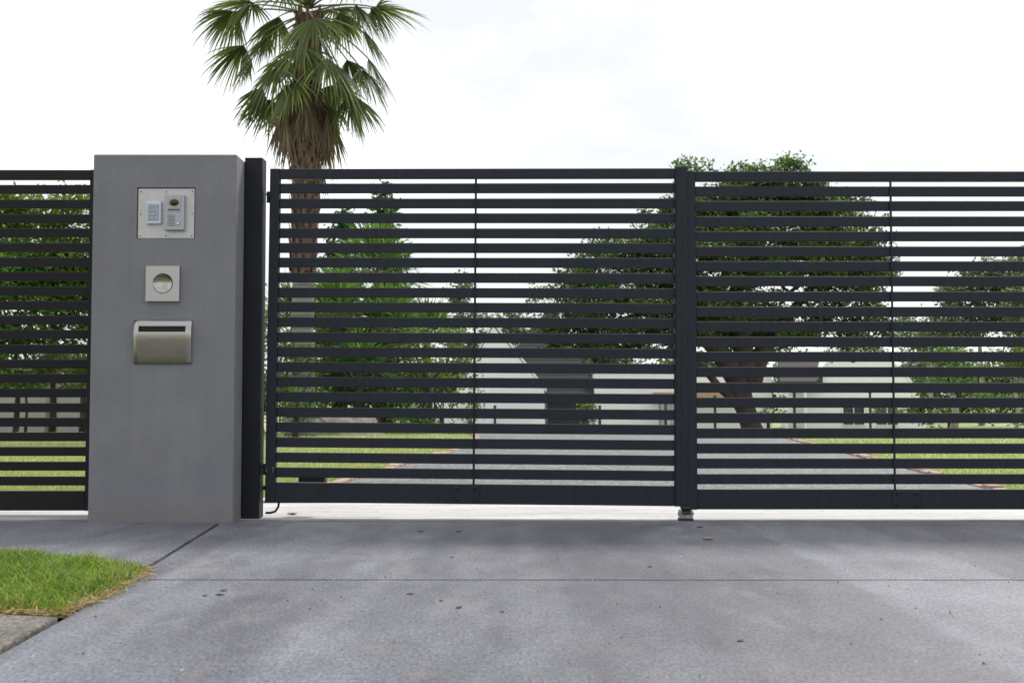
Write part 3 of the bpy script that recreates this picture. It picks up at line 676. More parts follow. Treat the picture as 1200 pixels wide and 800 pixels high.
# meeting cover strip belongs to the leaf by the pillar
box('cover_strip', lw - 0.030, lw + 0.0255, -0.0085, -0.0015, 0.004, Ht + 0.006, M['paint'], le, 0.002, 2)
box('cover_strip_fold', lw - 0.004, lw + 0.000, -0.0105, -0.0086, 0.010, Ht - 0.30, M['paint'], le, 0.0008, 1)
# hinges
for zz in (at(311, 230, 6.1).z, at(311, 550, 6.1).z):
    hz = zz - z_l
    h_ = mesh_obj('hinge', add_cyl(bmesh.new(), (-0.011, 0.020, hz - 0.028), (0, 0, 1), 0.0085, 0.0085, 0.056, 14), M['rubber'], le)
    box('hinge_strap', -0.020, 0.004, 0.012, 0.028, hz + .006, hz + .020, M['rubber'], h_, 0.001, 1)
bm = bmesh.new()
for a in range(2):
    add_tube(bm, [(0.010 + a * .024 + 0.006 * math.cos(t) * (1 if a else -1), -0.002, at(311, 550, 6.1).z - z_l + 0.013 * math.sin(t)) for t in np.linspace(-1.2, 1.2, 9)], [0.0022] * 9, 6)
mesh_obj('hinge_ring', bm, M['galv'], le)

# gate stop with roller under the meeting stiles
gs = tag(empty('gate_stop', (at(803, 610, 6.0).x, 5.985, 0.0)), 'small worn steel roller catch on the ground under the meeting gate leaves', 'gate catch')
box('base_plate', -0.036, 0.036, -0.03, 0.03, 0.0005, 0.012, M['rubber'], gs, 0.002, 2)
box('bracket', -0.033, -0.020, -0.024, 0.026, 0.0122, 0.052, M['galv'], gs, 0.003, 2); box('bracket', 0.020, 0.033, -0.024, 0.026, 0.0122, 0.052, M['galv'], gs, 0.003, 2)
mesh_obj('roller', add_cyl(bmesh.new(), (-0.0195, 0.0, 0.034), (1, 0, 0), 0.020, 0.020, 0.039, 20), M['rubber'], gs)
mesh_obj('axle_bolt', add_cyl(bmesh.new(), (-0.039, -0.006, 0.036), (1, 0, 0), 0.007, 0.007, 0.078, 10), M['galv'], gs)
bm = bmesh.new(); add_box(bm, -0.024, 0.024, -0.020, 0.022, 0.053, 0.071, 0.006, 2); mesh_obj('rubber_buffer', bm, M['rubber'], gs)
bm = bmesh.new(); add_box(bm, -0.030, 0.030, -0.0285, -0.0245, 0.0125, 0.030, 0.002, 1); mesh_obj('front_lip', bm, M['galv'], gs)

# cable loop at the foot of the post, motor arm behind the leaf
a0 = at(327, 588, 6.13); bm = bmesh.new()
pts_ = [a0 + Vector((0, 0, 0.03)), a0, a0 + Vector((-.004, 0, -.025)), a0 + Vector((-.018, -.004, -.046)), a0 + Vector((-.04, -.008, -.052)), a0 + Vector((-.065, -.006, -.053))]
pts_ = [Vector((p.x, p.y, max(p.z, 0.009))) for p in pts_]
add_tube(bm, pts_, [0.006] * len(pts_), 8); tag(mesh_obj('electric_cable', bm, M['rubber'], None, True), 'black electric cable looping from the gate frame to the post foot', 'cable')
ma = tag(empty('gate_motor_arm', (-1.06, 6.17, 0)), 'black gate opener arm showing low behind the slats near the hinge', 'gate opener')
zz = at(350, 562, 6.2).z
box('motor_housing', -0.02, 0.115, 0.02, 0.10, zz - 0.060, zz + 0.016, M['rubber'], ma, 0.006, 2)
mesh_obj('push_rod', add_cyl(bmesh.new(), (0.1155, 0.06, zz - .030), (1, 0.0, -0.03), 0.009, 0.009, 0.34, 12), M['galv'], ma)
box('mount_bracket', -0.23, -0.0205, 0.0055, 0.035, zz - 0.050, zz - 0.028, M['rubber'], ma, 0.002, 1)

# ------------------------------------------------------------------ litter on the drive
def dry_leaf(px, py, size, rotz, m, label, curl=0.25):
    Yg = CAM_H * 1.0; u = (py)
    # ground point under that pixel
    v = (400 - py) / F_PX; dy = math.cos(PITCH) - v * math.sin(PITCH); dz = math.sin(PITCH) + v * math.cos(PITCH); Y = -CAM_H * dy / dz
    p = at(px, py, Y); bm = bmesh.new(); rows = []
    for i in range(9):
        t = i / 8; w = size * 0.30 * math.sin(math.pi * min(1, t * 1.02 + .0)) ** 0.8 * (1 + random.uniform(-.15, .15)) + .0004
        z = 0.0005 + size * curl * (t - .45) ** 2
        rows.append([bm.verts.new((size * (t - .5), s_ * w, z + abs(s_) * w * (0.22 + random.uniform(-.1, .2)))) for s_ in (-1, 0, 1)])
    for i in range(8):
        for k_ in range(2): bm.faces.new((rows[i][k_], rows[i + 1][k_], rows[i + 1][k_ + 1], rows[i][k_ + 1]))
    bm.transform(Matrix.Rotation(rotz, 4, 'Z'))
    o = mesh_obj('fallen_leaf', bm, m, None, True, (p.x, p.y, 0.001 + (0.002 if p.y > 5.99 else 0))); return tag(o, label, 'leaf')
dry_leaf(830, 632, 0.060, 0.35, M['dry_leaf'], 'curled tan dead leaf lying on the drive near the roller catch', 0.5)
dry_leaf(343, 603, 0.075, -0.6, M['dry_leaf'], 'curled brown leaf under the gate beside the black cable', 0.5)
g_ = 'dark dead leaves scattered on the driveway'
for px, py, s_, rz in ((493, 623, .034, .1), (538, 623, .036, .3), (820, 618, .035, 0), (762, 664, .022, .4), (538, 712, .026, .9), (481, 696, .026, .2), (868, 751, .022, .5), (517, 704, .018, 1.1), (589, 717, .016, 0.5), (262, 692, .026, .1), (258, 697, .030, .05), (240, 698, .02, 0), (529, 653, .018, .3)):
    tag(dry_leaf(px, py, s_, rz, M['dark_leaf'], 'small dark dead leaf lying on the grey driveway', 0.3), group=g_)
# loose grit
N = 420; P = np.column_stack([rng.uniform(-2.0, 2.6, N), rng.uniform(2.5, 6.9, N)]); P = P[(P[:, 0] > -1.15)]
qs, tt = [], []
for x, y in P:
    r_ = float(rng.uniform(.0012, .0042)); a = rng.random(5) * .6 + np.arange(5) * 2 * np.pi / 5
    ring = np.column_stack([x + r_ * np.cos(a), y + r_ * np.sin(a), np.full(5, 0.001)]); top = np.array([x, y, 0.001 + r_ * 1.1])
    for i in range(5):
        mid = (ring[(i + 1) % 5] + top) / 2; qs.append([ring[i], ring[(i + 1) % 5], mid, top]); tt.append(float(rng.random()))
M['grit'] = mat_leaf('grit_stone', (0.03, 0.03, 0.03), (0.16, 0.15, 0.14), (0.5, 0.48, 0.44), 0.0, 0.9)
tag(quad_mesh('grit', np.array(qs), M['grit'], tint=tt), 'loose specks of grit scattered over the sealed driveway', 'grit', kind='stuff')

# ------------------------------------------------------------------ vegetation builders
def leaf_quads(C, L, W, up=0.35):
    """diamond leaves at centres C with length L, width W, loosely facing up"""
    n_ = len(C); d = rng.normal(size=(n_, 3)); d[:, 2] *= 0.55; d /= np.linalg.norm(d, axis=1)[:, None]
    nrm = rng.normal(size=(n_, 3)); nrm[:, 2] = np.abs(nrm[:, 2]) + up; s = np.cross(d, nrm); s /= np.linalg.norm(s, axis=1)[:, None] + 1e-9
    L = L * (0.65 + 0.7 * rng.random(n_)); W = W * (0.65 + 0.7 * rng.random(n_))
    a = C - d * L[:, None] * .5; b_ = C + d * L[:, None] * .5; m1 = C - d * L[:, None] * .05
    return np.stack([a, m1 + s * W[:, None] * .5, b_, m1 - s * W[:, None] * .5], 1)

def blob_clusters(blobs, dens, sig):
    """cluster centres through ellipsoids (cx,cy,cz,rx,ry,rz), biased to the outside"""
    out = []
    for (cx, cy, cz, rx, ry, rz) in blobs:
        k_ = max(6, int(1.9 * dens * (rx * ry * rz) ** (2 / 3) * 4)); d = rng.normal(size=(k_, 3)); d /= np.linalg.norm(d, axis=1)[:, None]
        rr = rng.random(k_) ** 0.42; out.append(np.array([cx, cy, cz]) + d * rr[:, None] * np.array([rx, ry, rz]))
    return np.concatenate(out)

def crown(parent, org, blobs, dens, per, sig, L, W, m, name='crown'):
    C = blob_clusters(blobs, dens, sig); k_ = len(C)
    n_ = rng.poisson(per, k_); idx = np.repeat(np.arange(k_), n_)
    off = np.clip(rng.normal(size=(len(idx), 3)), -1.7, 1.7) * sig * np.array([1, 1, .62]) * (0.6 + 0.8 * rng.random(k_))[idx][:, None]
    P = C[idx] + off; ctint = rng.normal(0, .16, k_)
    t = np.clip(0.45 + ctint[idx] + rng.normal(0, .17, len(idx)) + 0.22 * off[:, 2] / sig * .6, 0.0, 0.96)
    quad_mesh(name, leaf_quads(P - np.array(org), np.full(len(P), L), np.full(len(P), W)), m, parent, t)
    return C

def limb(p0, p1, n=6, sag=0.0, wob=0.08):
    p0, p1 = Vector(p0), Vector(p1); L = (p1 - p0).length
    return [p0.lerp(p1, i / (n - 1)) + (Vector((random.uniform(-1, 1), random.uniform(-1, 1), random.uniform(-1, 1))) * wob * L * (0 if i in (0, n - 1) else 1)) + Vector((0, 0, sag * L * math.sin(math.pi * i / (n - 1)))) for i in range(n)]

def tree(name, label, cat, base, trunk, blobs, dens, per, sig, L, W, leaf_m, bark_m, group=None, nlimb=10, r0=0.16, forks=None):
    """trunk: list of (dx,dz,r) up from the base; limbs run from the trunk top to the crown"""
    e = tag(empty(name, base), label, cat, group); org = Vector(base)
    bm = bmesh.new(); pts = [Vector((dx, random.uniform(-.03, .03), dz)) for dx, dz, r_ in trunk]; rad = [r_ for *_, r_ in trunk]
    add_tube(bm, pts, rad, 12, True, 0.07)
    C = crown(e, org, blobs, dens, per, sig, L, W, leaf_m)
    top = pts[-1]; rt = rad[-1]
    if forks:
        for f in forks: add_tube(bm, [Vector(q[:3]) for q in f], [q[3] for q in f], 9, True, 0.05)
    idx = rng.choice(len(C), min(nlimb, len(C)), replace=False)
    for i in idx:
        tgt = Vector(C[i]) - org; st_ = top if not forks else Vector(random.choice(forks)[-1][:3])
        pl = limb(st_, tgt, 6, 0.06, .05); add_tube(bm, pl, [rt * .24 * (1 - .85 * q / 5) + .005 for q in range(6)], 6)
    mesh_obj('trunk', bm, bark_m, e, True)
    return e

def pxblobs(lst, Y, ysq=0.8):
    out = []
    for (px, py, rx, ry, dy) in lst:
        p = at(px, py, Y + dy); s_ = (Y + dy) / F_PX; out.append((p.x, Y + dy, p.z, rx * s_, (rx + ry) * .5 * s_ * ysq, ry * s_))
    return out

# ------------------------------------------------------------------ big spreading tree behind the gate
Y = 35.0; gz = ground_z(Y); b0 = at(879, 500, Y)
blobs = pxblobs([(890, 236, 62, 46, 0), (795, 264, 58, 38, .5), (965, 262, 70, 44, 0), (740, 305, 72, 36, 0), (690, 338, 62, 34, 1), (860, 300, 110, 50, -1.0), (985, 320, 62, 52, .5), (780, 360, 110, 38, -.8),
                 (670, 385, 48, 30, 0), (900, 375, 90, 34, .8), (1000, 385, 52, 30, 0), (740, 400, 80, 22, 1.5), (880, 395, 60, 22, 2), (806, 195, 18, 10, 0), (897, 202, 47, 22, 0), (935, 226, 40, 20, 0), (836, 246, 52, 32, 0), (962, 236, 44, 16, 0), (1020, 300, 28, 40, 1)], Y)
def q(px, py, r_, dy=0): p = at(px, py, Y + dy); return (p.x - b0.x, dy, p.z - gz, r_)
forks = [[q(872, 455, .40), q(858, 432, .34), q(842, 412, .28, -.3), q(815, 385, .18, -.5), q(780, 355, .1, -.8)], [q(874, 452, .40), q(872, 425, .32), q(868, 390, .24, .2), q(862, 340, .14, .2), q(870, 280, .07)],
         [q(878, 450, .36), q(890, 418, .28, .3), q(905, 395, .2, .4), q(940, 350, .12, .4), q(975, 310, .06, .5)], [q(868, 474, .14), q(846, 457, .11, -.4), q(825, 432, .1, -.6), q(800, 412, .06, -.8), q(760, 392, .03, -1)]]
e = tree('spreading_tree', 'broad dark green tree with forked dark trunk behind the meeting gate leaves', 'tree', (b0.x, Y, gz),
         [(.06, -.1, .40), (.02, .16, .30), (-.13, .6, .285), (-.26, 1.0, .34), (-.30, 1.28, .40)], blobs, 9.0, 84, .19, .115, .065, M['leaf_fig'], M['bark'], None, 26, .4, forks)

# ------------------------------------------------------------------ palms
def frond_geom(A, hang, Lb, spread, nseg, droop, w0, twist=0.0, open_=1.0):
    """fan blade from point A with axis 'hang'; returns quads"""
    d = Vector(hang).normalized(); s = d.cross(Vector((0, 0, 1)))
    if s.length < .15: s = Vector((math.cos(twist), math.sin(twist), 0))
    s.normalize(); n = s.cross(d).normalized(); s2 = s * math.cos(twist) + n * math.sin(twist); n = s2.cross(d).normalized(); s = s2
    Q, T = [], []
    for k_ in range(nseg):
        ph = R(spread) * (2 * (k_ + .5) / nseg - 1) + random.uniform(-.03, .03)
        dr = (d * math.cos(ph) + s * math.sin(ph) + n * 0.16 * (1 - abs(ph)) + n * (0.10 if k_ % 2 else -0.02)).normalized()
        L = Lb * (0.70 + 0.30 * math.cos(ph * .8)) * random.uniform(.68, 1.12); p = Vector(A); steps = 6; prev = None
        side = dr.cross(n).normalized(); tw = random.uniform(-.5, .5); side = (side * math.cos(tw) + n * math.sin(tw)).normalized()
        tb = random.gauss(.48, .16)
        for i in range(steps + 1):
            t = i / steps; w = w0 * (0.35 + 1.6 * t if t < .4 else 1.0 * (1 - ((t - .4) / .6) ** 1.5) + .02)
            cur = (p - side * w, p + side * w)
            if prev: Q.append([prev[0], prev[1], cur[1], cur[0]]); T.append(min(.95, max(0, tb + (t - .5) * .22)))
            prev = cur; dr = (dr + Vector((0, 0, -1)) * droop * t * (.7 + .6 * random.random())).normalized(); p = p + dr * (L / steps)
    return np.array([[list(v) for v in q_] for q_ in Q]), T

def add_frond(parent, C0, A, Lb, spread, nseg, droop, m, w0=.018, hang=None, name='frond', pet=True, pr=.014, twist=0.0):
    org = Vector(parent.location); C0, A = Vector(C0), Vector(A)
    if hang is None:
        o_ = (A - C0); hang = o_.normalized() * .6 + Vector((0, 0, -1)) * .75
    Q, T = frond_geom(A - org, hang, Lb, spread, nseg, droop, w0, twist)
    f = quad_mesh(name, Q, m, parent, T)
    if pet:
        mid = C0.lerp(A, .55) + Vector((0, 0, .10 * (A - C0).length)); bm = bmesh.new(); pl = []
        for i in range(7):
            t = i / 6; pl.append((C0 * (1 - t) ** 2 + mid * 2 * t * (1 - t) + A * t * t) - org)
        add_tube(bm, pl, [pr * (1.25 - .55 * i / 6) for i in range(7)], 6); mesh_obj('petiole', bm, M['petiole'], f, True)
    return f

Y = 20.0; base = at(352, 500, Y); pb = (base.x, Y, 0.0); sca = Y / F_PX
pt = tag(empty('fan_palm', pb), 'tall fan palm with green fronds and brown dead skirt behind the gate', 'palm tree')
top = at(362, 10, Y)
bm = bmesh.new(); pl, rd = [], []
for i in range(24):
    t = i / 23; z = t * (top.z - .1); x = (top.x - base.x) * t; pl.append((x, 0, z - .03)); rd.append(0.26 - .085 * min(1, t * 4) + (.012 if i % 2 else 0) + .0)
add_tube(bm, pl, rd, 18, True, .03); mesh_obj('trunk', bm, M['palm_bark'], pt, True)
# old leaf bases wrapped round the upper trunk
bm = bmesh.new(); zlo, zhi = at(352, 330, Y).z, top.z - .15; nb_ = 230
for i in range(nb_):
    t = i / nb_; z = zlo + (zhi - zlo) * t; a = i * 2.399; x0 = (top.x - base.x) * z / top.z
    d = Vector((math.cos(a), math.sin(a), 0)); s = Vector((-math.sin(a), math.cos(a), 0)); c0 = Vector((x0, 0, z)) + d * .175; L = random.uniform(.16, .30); w = random.uniform(.035, .065)
    v = [bm.verts.new(p) for p in (c0 - s * w, c0 + s * w, c0 + s * w * .5 + d * random.uniform(.04, .09) + Vector((0, 0, L)), c0 - s * w * .5 + d * random.uniform(.04, .09) + Vector((0, 0, L)), c0 - s * w + d * .03 + Vector((0, 0, -.02)), c0 + s * w + d * .03 + Vector((0, 0, -.02)))]
    bm.faces.new((v[0], v[1], v[2], v[3])); bm.faces.new((v[4], v[5], v[2], v[3]))
tag(mesh_obj('leaf_base', bm, M['boot'], pt), kind='stuff')
bm = bmesh.new(); add_tube(bm, [((top.x - base.x) * z / top.z, 0, z) for z in np.linspace(zlo + .1, zhi, 14)], [.200 + (.012 if i % 2 else 0) for i in range(14)], 16, True, .05); mesh_obj('fibre_sheath', bm, M['fibre'], pt, True)
# fronds seen in the photograph (end of the stalk), then the rest round the crown
spec = [(275, 51, .45), (306, 44, -.4), (300, 86, .1), (343, 80, -.75), (388, 62, -.85), (368, 22, -1.05), (414, 63, .5), (436, 72, -.15), (420, 92, -.3), (436, 38, .3), (283, 6, -.2), (264, 14, .3), (426, 6, -.3), (446, 10, .2), (330, 62, .8), (392, 84, .7), (322, 20, .9), (404, 16, 1.0), (348, 100, .3), (378, 98, -.1), (318, 70, -.5), (405, 78, -.6), (443, 62, .2), (286, 62, .3), (354, 52, -.9), (312, 96, .4), (418, 104, .3)]
for px, py, dy in spec:
    px = 357 + (px - 357) * .87; py = py + max(0, py - 45) * .42; A = at(px, py, Y + dy); C0 = top + Vector((random.uniform(-.07, .07), random.uniform(-.07, .07), -.10))
    out = (A - top); low = (py > 30)
    hang = Vector((out.x * .55, out.y * .55, -1.15 if py > 55 else -.85)); 
    add_frond(pt, C0, A, random.uniform(.72, .98), random.uniform(48, 80), 40, random.uniform(.20, .34), M['leaf_palm'], .0185, hang, twist=random.uniform(-.5, .5))
for i in range(22):
    a = i * 2.399 + .4; el = R(8 + 70 * (i / 22)); L = random.uniform(1.0, 1.25)
    A = top + Vector((math.cos(a) * math.cos(el), math.sin(a) * math.cos(el), math.sin(el))) * L; o_ = (A - top)
    add_frond(pt, top, A, random.uniform(.85, 1.05), 95, 40, .17 if i < 10 else .07, M['leaf_palm'], .018, o_.normalized() + Vector((0, 0, -.45 if i < 10 else -.1)))
# dead skirt
for i in range(40):
    a = i * 2.399; z = random.uniform(at(352, 148, Y).z, at(352, 100, Y).z); x0 = top.x - .02
    A = Vector((x0 + math.cos(a) * (.22 + .22 * (i % 3) / 2), Y + math.sin(a) * (.22 + .22 * (i % 3) / 2), z)); C0 = Vector((x0, Y, z + random.uniform(.2, .5)))
    add_frond(pt, C0, A, random.uniform(.65, .98), random.uniform(12, 24), 20, .04, M['leaf_dead'], .013, Vector((math.cos(a) * .02, math.sin(a) * .02, -1)), 'dead_frond', True, .012)
for i in range(8):
    a = i * .785; z = at(352, random.uniform(175, 195), Y).z; A = Vector((top.x - .03 + math.cos(a) * .24, Y + math.sin(a) * .24, z))
    add_frond(pt, A + Vector((0, 0, .1)), A, random.uniform(.25, .65), 14, 10, .03, M['leaf_dead'], .010, Vector((math.cos(a) * .05, math.sin(a) * .05, -1)), 'dead_frond', False)

# low bushy fan palms in the garden bed
def low_palm(px, py, Y, n, Lp, Lb, label, m='leaf_yucca', spread=75, rad=.09, elmin=-12):
    c = at(px, py, Y); gz_ = ground_z(Y); e = tag(empty('low_palm', (c.x, Y, gz_)), label, 'palm shrub', 'low palms in the garden bed')
    bm = bmesh.new(); add_tube(bm, [(0, 0, -.05), (0.02, 0, (c.z - gz_) * .5), (0, 0, c.z - gz_)], [rad * 1.2, rad, rad * .8], 9, True, .1); mesh_obj('stem', bm, M['bark'], e, True)
    for i in range(n):
        a = i * 2.399 + random.random() * .4; el = R(elmin + (92 - elmin) * (i + .5) / n)
        o_ = Vector((math.cos(a) * math.cos(el), math.sin(a) * math.cos(el), math.sin(el))); A = c + o_ * Lp * random.uniform(.8, 1.1)
        add_frond(e, c, A, Lb * random.uniform(.8, 1.1), spread, 20, .10, M[m], .018, o_ + Vector((0, 0, -.18)), 'frond', True, .010)
low_palm(442, 322, 24.0, 26, .45, .85, 'tall bushy low palm in front of the conifer')
low_palm(395, 375, 22.5, 22, .40, .75, 'spiky low palm beside the tall palm trunk')
low_palm(455, 392, 22.8, 24, .40, .75, 'spiky low palm with yellowing leaves in the garden bed')
low_palm(500, 400, 24.5, 20, .40, .65, 'spiky low palm at the driveway end of the garden bed')
low_palm(345, 380, 23.5, 20, .35, .7, 'low palm growing close behind the tall palm trunk')
low_palm(420, 432, 21.8, 18, .25, .6, 'shortest low palm above the pale rock')

# conifer
def conifer(px, ptop, Y, halfw_px, pbot, label, n_w=22):
    tp = at(px, ptop, Y); gz_ = ground_z(Y); e = tag(empty('conifer', (tp.x, Y, gz_)), label, 'conifer', 'conifers behind the low palms'); Ht_ = tp.z - gz_
    bm = bmesh.new(); add_tube(bm, [(0, 0, -.1), (0, 0, Ht_ * .5), (0, 0, Ht_)], [.16, .09, .012], 9); zb_ = at(px, pbot, Y).z - gz_; mw = halfw_px * Y / F_PX; P = []
    for w in range(n_w):
        t = (w + .5) / n_w; z = Ht_ - (Ht_ - zb_) * t ** .92; rr = mw * (t ** .72) * random.uniform(.82, 1.1) + .08
        for b_ in range(7 if t > .25 else 5):
            a = random.random() * 6.283; L = rr * random.uniform(.65, 1.1); end = Vector((math.cos(a) * L, math.sin(a) * L, z - .05 * L + .12 * L)); st_ = Vector((0, 0, z - .1 * L)); add_tube(bm, [st_, st_.lerp(end, .5) + Vector((0, 0, -.05 * L)), end], [.02, .013, .005], 5)
            k_ = int(26 + 60 * L); tt_ = np.random.default_rng(w * 50 + b_).random(k_) ** .7
            c_ = np.array(st_) + (np.array(end) - np.array(st_)) * tt_[:, None]; c_ += rng.normal(size=(k_, 3)) * np.array([.13, .13, .07]) * (0.5 + tt_[:, None]); P.append(c_)
    P.append(np.column_stack([rng.normal(0, .04, 30), rng.normal(0, .04, 30), Ht_ - rng.random(30) * .5]))
    P = np.concatenate(P); quad_mesh('foliage', leaf_quads(P, np.full(len(P), .20), np.full(len(P), .075)), M['leaf_pine'], e); mesh_obj('trunk', bm, M['bark'], e, True)
conifer(451, 214, 31, 46, 470, 'taller dark conifer with thin pointed tip behind the low palms')
conifer(403, 246, 33, 44, 470, 'shorter dark conifer between the palm trunk and the taller conifer')

# shrubs of the garden bed
def shrub(label, Y, pb_, dens, per, sig, L, W, m, group=None, nl=7):
    bl = pxblobs(pb_, Y); cx = sum(b_[0] for b_ in bl) / len(bl); gz_ = ground_z(Y)
    return tree('shrub', label, 'shrub', (cx, Y, gz_), [(0, -.08, .06), (0, .3, .05)], bl, dens, per, sig, L, W, M[m], M['bark'], group, nl, .05)
gb_ = 'shrubs in the garden bed'
shrub('dark leafy shrub at the foot of the tall palm', 21.5, [(352, 448, 30, 36, 0), (345, 478, 24, 20, 0), (372, 425, 26, 30, .5), (318, 460, 20, 40, .3), (345, 400, 26, 30, .8)], 9, 50, .13, .10, .045, 'leaf_bush', gb_)
shrub('dense dark shrub under the spiky palms', 22.0, [(410, 458, 34, 28, 0), (445, 468, 30, 24, 0), (425, 430, 44, 24, .6), (385, 480, 26, 16, .6), (470, 480, 26, 14, .6), (400, 405, 50, 24, 1.2)], 9, 50, .13, .11, .04, 'leaf_pine', gb_)
shrub('yellow green shrub with fine leaves by the drive', 23.0, [(520, 445, 34, 34, 0), (500, 425, 30, 22, .4), (535, 470, 22, 20, 0)], 8, 50, .12, .07, .035, 'leaf_yellow', gb_)
shrub('mid green shrub behind the small forked tree', 24.5, [(478, 455, 30, 40, 0), (545, 425, 18, 22, 0), (500, 465, 30, 26, 0)], 9, 50, .13, .09, .04, 'leaf_bush', gb_)
shrub('low green ground plants beside the pale rock', 21.3, [(470, 492, 34, 8, 0), (505, 490, 20, 8, .2), (352, 492, 14, 8, 0)], 12, 36, .07, .07, .03, 'leaf_bush', gb_, 4)
shrub('leafy dark green shrub hiding the foot of the tall palm trunk', 19.2, [(352, 425, 30, 22, 0), (345, 455, 34, 26, 0), (360, 482, 34, 20, 0), (330, 400, 16, 30, 0)], 9, 50, .11, .09, .04, 'leaf_bush', gb_)
# small forked tree
Yf = 22.0; c = at(505, 500, Yf); e = tag(empty('forked_sapling', (c.x, Yf, 0)), 'small forked dark sapling standing in the yellow green shrub', 'sapling'); bm = bmesh.new()
f0, f1, f2, f3 = [at(px, py, Yf) - Vector((c.x, Yf, 0)) for px, py in ((505, 446), (492, 430), (522, 428), (505, 500))]
add_tube(bm, [(f3.x, 0, -.05), f0], [.036, .032], 9); add_tube(bm, [f0, f1, f1 + Vector((-.12, .05, .35))], [.028, .022, .01], 7); add_tube(bm, [f0, f2, f2 + Vector((.14, .05, .35))], [.028, .022, .01], 7)
mesh_obj('trunk', bm, M['bark'], e, True)
crown(e, (c.x, Yf, 0), pxblobs([(488, 400, 12, 12, 0), (527, 398, 14, 12, 0)], Yf), 6, 30, .1, .08, .035, M['leaf_yellow'])
# agave
ag = at(487, 470, 21.6); e = tag(empty('agave', (ag.x, 21.6, 0)), 'pale blue green agave with broad pointed leaves in the bed', 'agave')
for i in range(16):
    a = i * 2.399; el = R(15 + 65 * i / 16); d = Vector((math.cos(a) * math.cos(el), math.sin(a) * math.cos(el), math.sin(el))); s = Vector((-math.sin(a), math.cos(a), 0)); L = random.uniform(.42, .55); QQ = []; p = Vector((0, 0, .12)); prev = None
    for k_ in range(6):
        w = .06 * (0.6 + k_ * .2 if k_ < 3 else 1.2 * (1 - ((k_ - 2) / 3.05) ** 1.3)); cu = (p - s * w, p + s * w)
        if prev: QQ.append([list(prev[0]), list(prev[1]), list(cu[1]), list(cu[0])])
        prev = cu; d = (d + Vector((0, 0, -.07))).normalized(); p = p + d * L / 5
    quad_mesh('leaf', np.array(QQ), M['leaf_agave'], e)
# rocks
def rock(px, py, Y, sx_, sy_, sz_, label, seed):
    c = at(px, py, Y); bm = bmesh.new(); bmesh.ops.create_icosphere(bm, subdivisions=4, radius=1); random.seed(seed); offs = [Vector((random.uniform(-3, 3), random.uniform(-3, 3), random.uniform(-3, 3))) for _ in range(3)]
    from mathutils import noise as mn
    for v in bm.verts:
        k_ = 1 + .30 * mn.noise(v.co * 1.1 + offs[0]) + .12 * mn.noise(v.co * 3 + offs[1]) + .05 * mn.noise(v.co * 8 + offs[2]); v.co = Vector((v.co.x * sx_, v.co.y * sy_, max(-.3, min(v.co.z, .55 + .06 * mn.noise(v.co * 2))) * sz_)) * k_
    return tag(mesh_obj('garden_rock', bm, M['rock'], None, True, (c.x, Y, ground_z(Y) + .02)), label, 'rock')
rock(402, 492, 21.0, .66, .4, .50, 'long pale flat topped rock in front of the low palms', 3)
rock(537, 494, 21.4, .16, .2, .30, 'small pale rock at the driveway end of the bed', 5)
random.seed(21)
wf = at(352, 473, 21.0); bm = bmesh.new(); bmesh.ops.create_icosphere(bm, subdivisions=3, radius=1)
for v in bm.verts: v.co = Vector((v.co.x * .12 + v.co.z * .04, v.co.y * .07, v.co.z * .06))
bm.transform(Matrix.Rotation(-.5, 4, 'Y'))
wr = mesh_obj('white_stone', bm, M['white_wall'], None, True, (wf.x, 21.0, wf.z)); tag(wr, 'small white stone ornament among leaves by the palm foot', 'ornament')
bm = bmesh.new(); add_tube(bm, [(0, 0, -wf.z), (0, 0, -.04)], [.03, .025], 8); mesh_obj('stand', bm, M['bark'], wr)

# ------------------------------------------------------------------ behind the left fence
Yw = 29.5; a, b_ = at(-260, 456, Yw), at(300, 456, Yw)
e = tag(empty('garden_wall', (a.x, Yw, ground_z(Yw))), 'low grey garden wall behind the trees past the fence', 'wall'); wl2 = b_.x - a.x
box('wall_body', 0, wl2, 0, .2, -.1, .92, M['garden_wall'], e, .01, 1); box('coping', -.02, wl2 + .02, -.03, .23, .9205, .98, M['garden_wall'], e, .01, 1)
gl = 'trees behind the slat fence'
def ltree(label, base_px, Y, pb_, trunk_r, m, bark='bark', nl=12, dens=9, per=62, L=.12, W=.06):
    c = at(base_px, 497, Y); gz_ = ground_z(Y); bl = pxblobs(pb_, Y); zt = min(b_[2] for b_ in bl) - gz_
    return tree('garden_tree', label, 'tree', (c.x, Y, gz_), [(0, -.1, trunk_r * 1.25), (.03, zt * .4, trunk_r), (-.02, zt * .8, trunk_r * .85), (0, zt, trunk_r * .8)], bl, dens, per, .2, L, W, M[m], M[bark], gl, nl, trunk_r)
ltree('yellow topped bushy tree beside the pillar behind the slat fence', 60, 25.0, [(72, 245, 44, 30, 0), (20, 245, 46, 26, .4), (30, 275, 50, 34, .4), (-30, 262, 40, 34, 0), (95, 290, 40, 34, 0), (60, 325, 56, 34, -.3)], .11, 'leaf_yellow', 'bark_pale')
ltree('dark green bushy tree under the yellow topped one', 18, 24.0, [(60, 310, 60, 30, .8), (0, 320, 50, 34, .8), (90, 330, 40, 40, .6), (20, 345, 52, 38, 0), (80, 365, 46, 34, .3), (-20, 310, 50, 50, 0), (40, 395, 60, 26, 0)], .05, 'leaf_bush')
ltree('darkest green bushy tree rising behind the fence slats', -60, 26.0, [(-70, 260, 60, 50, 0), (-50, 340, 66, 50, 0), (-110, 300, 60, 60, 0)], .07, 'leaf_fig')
ltree('low green bush tree with thin stems by the grey garden wall', 30, 23.0, [(22, 440, 26, 14, 0), (-10, 425, 34, 20, 0), (5, 405, 40, 18, .4)], .025, 'leaf_bush', nl=6)
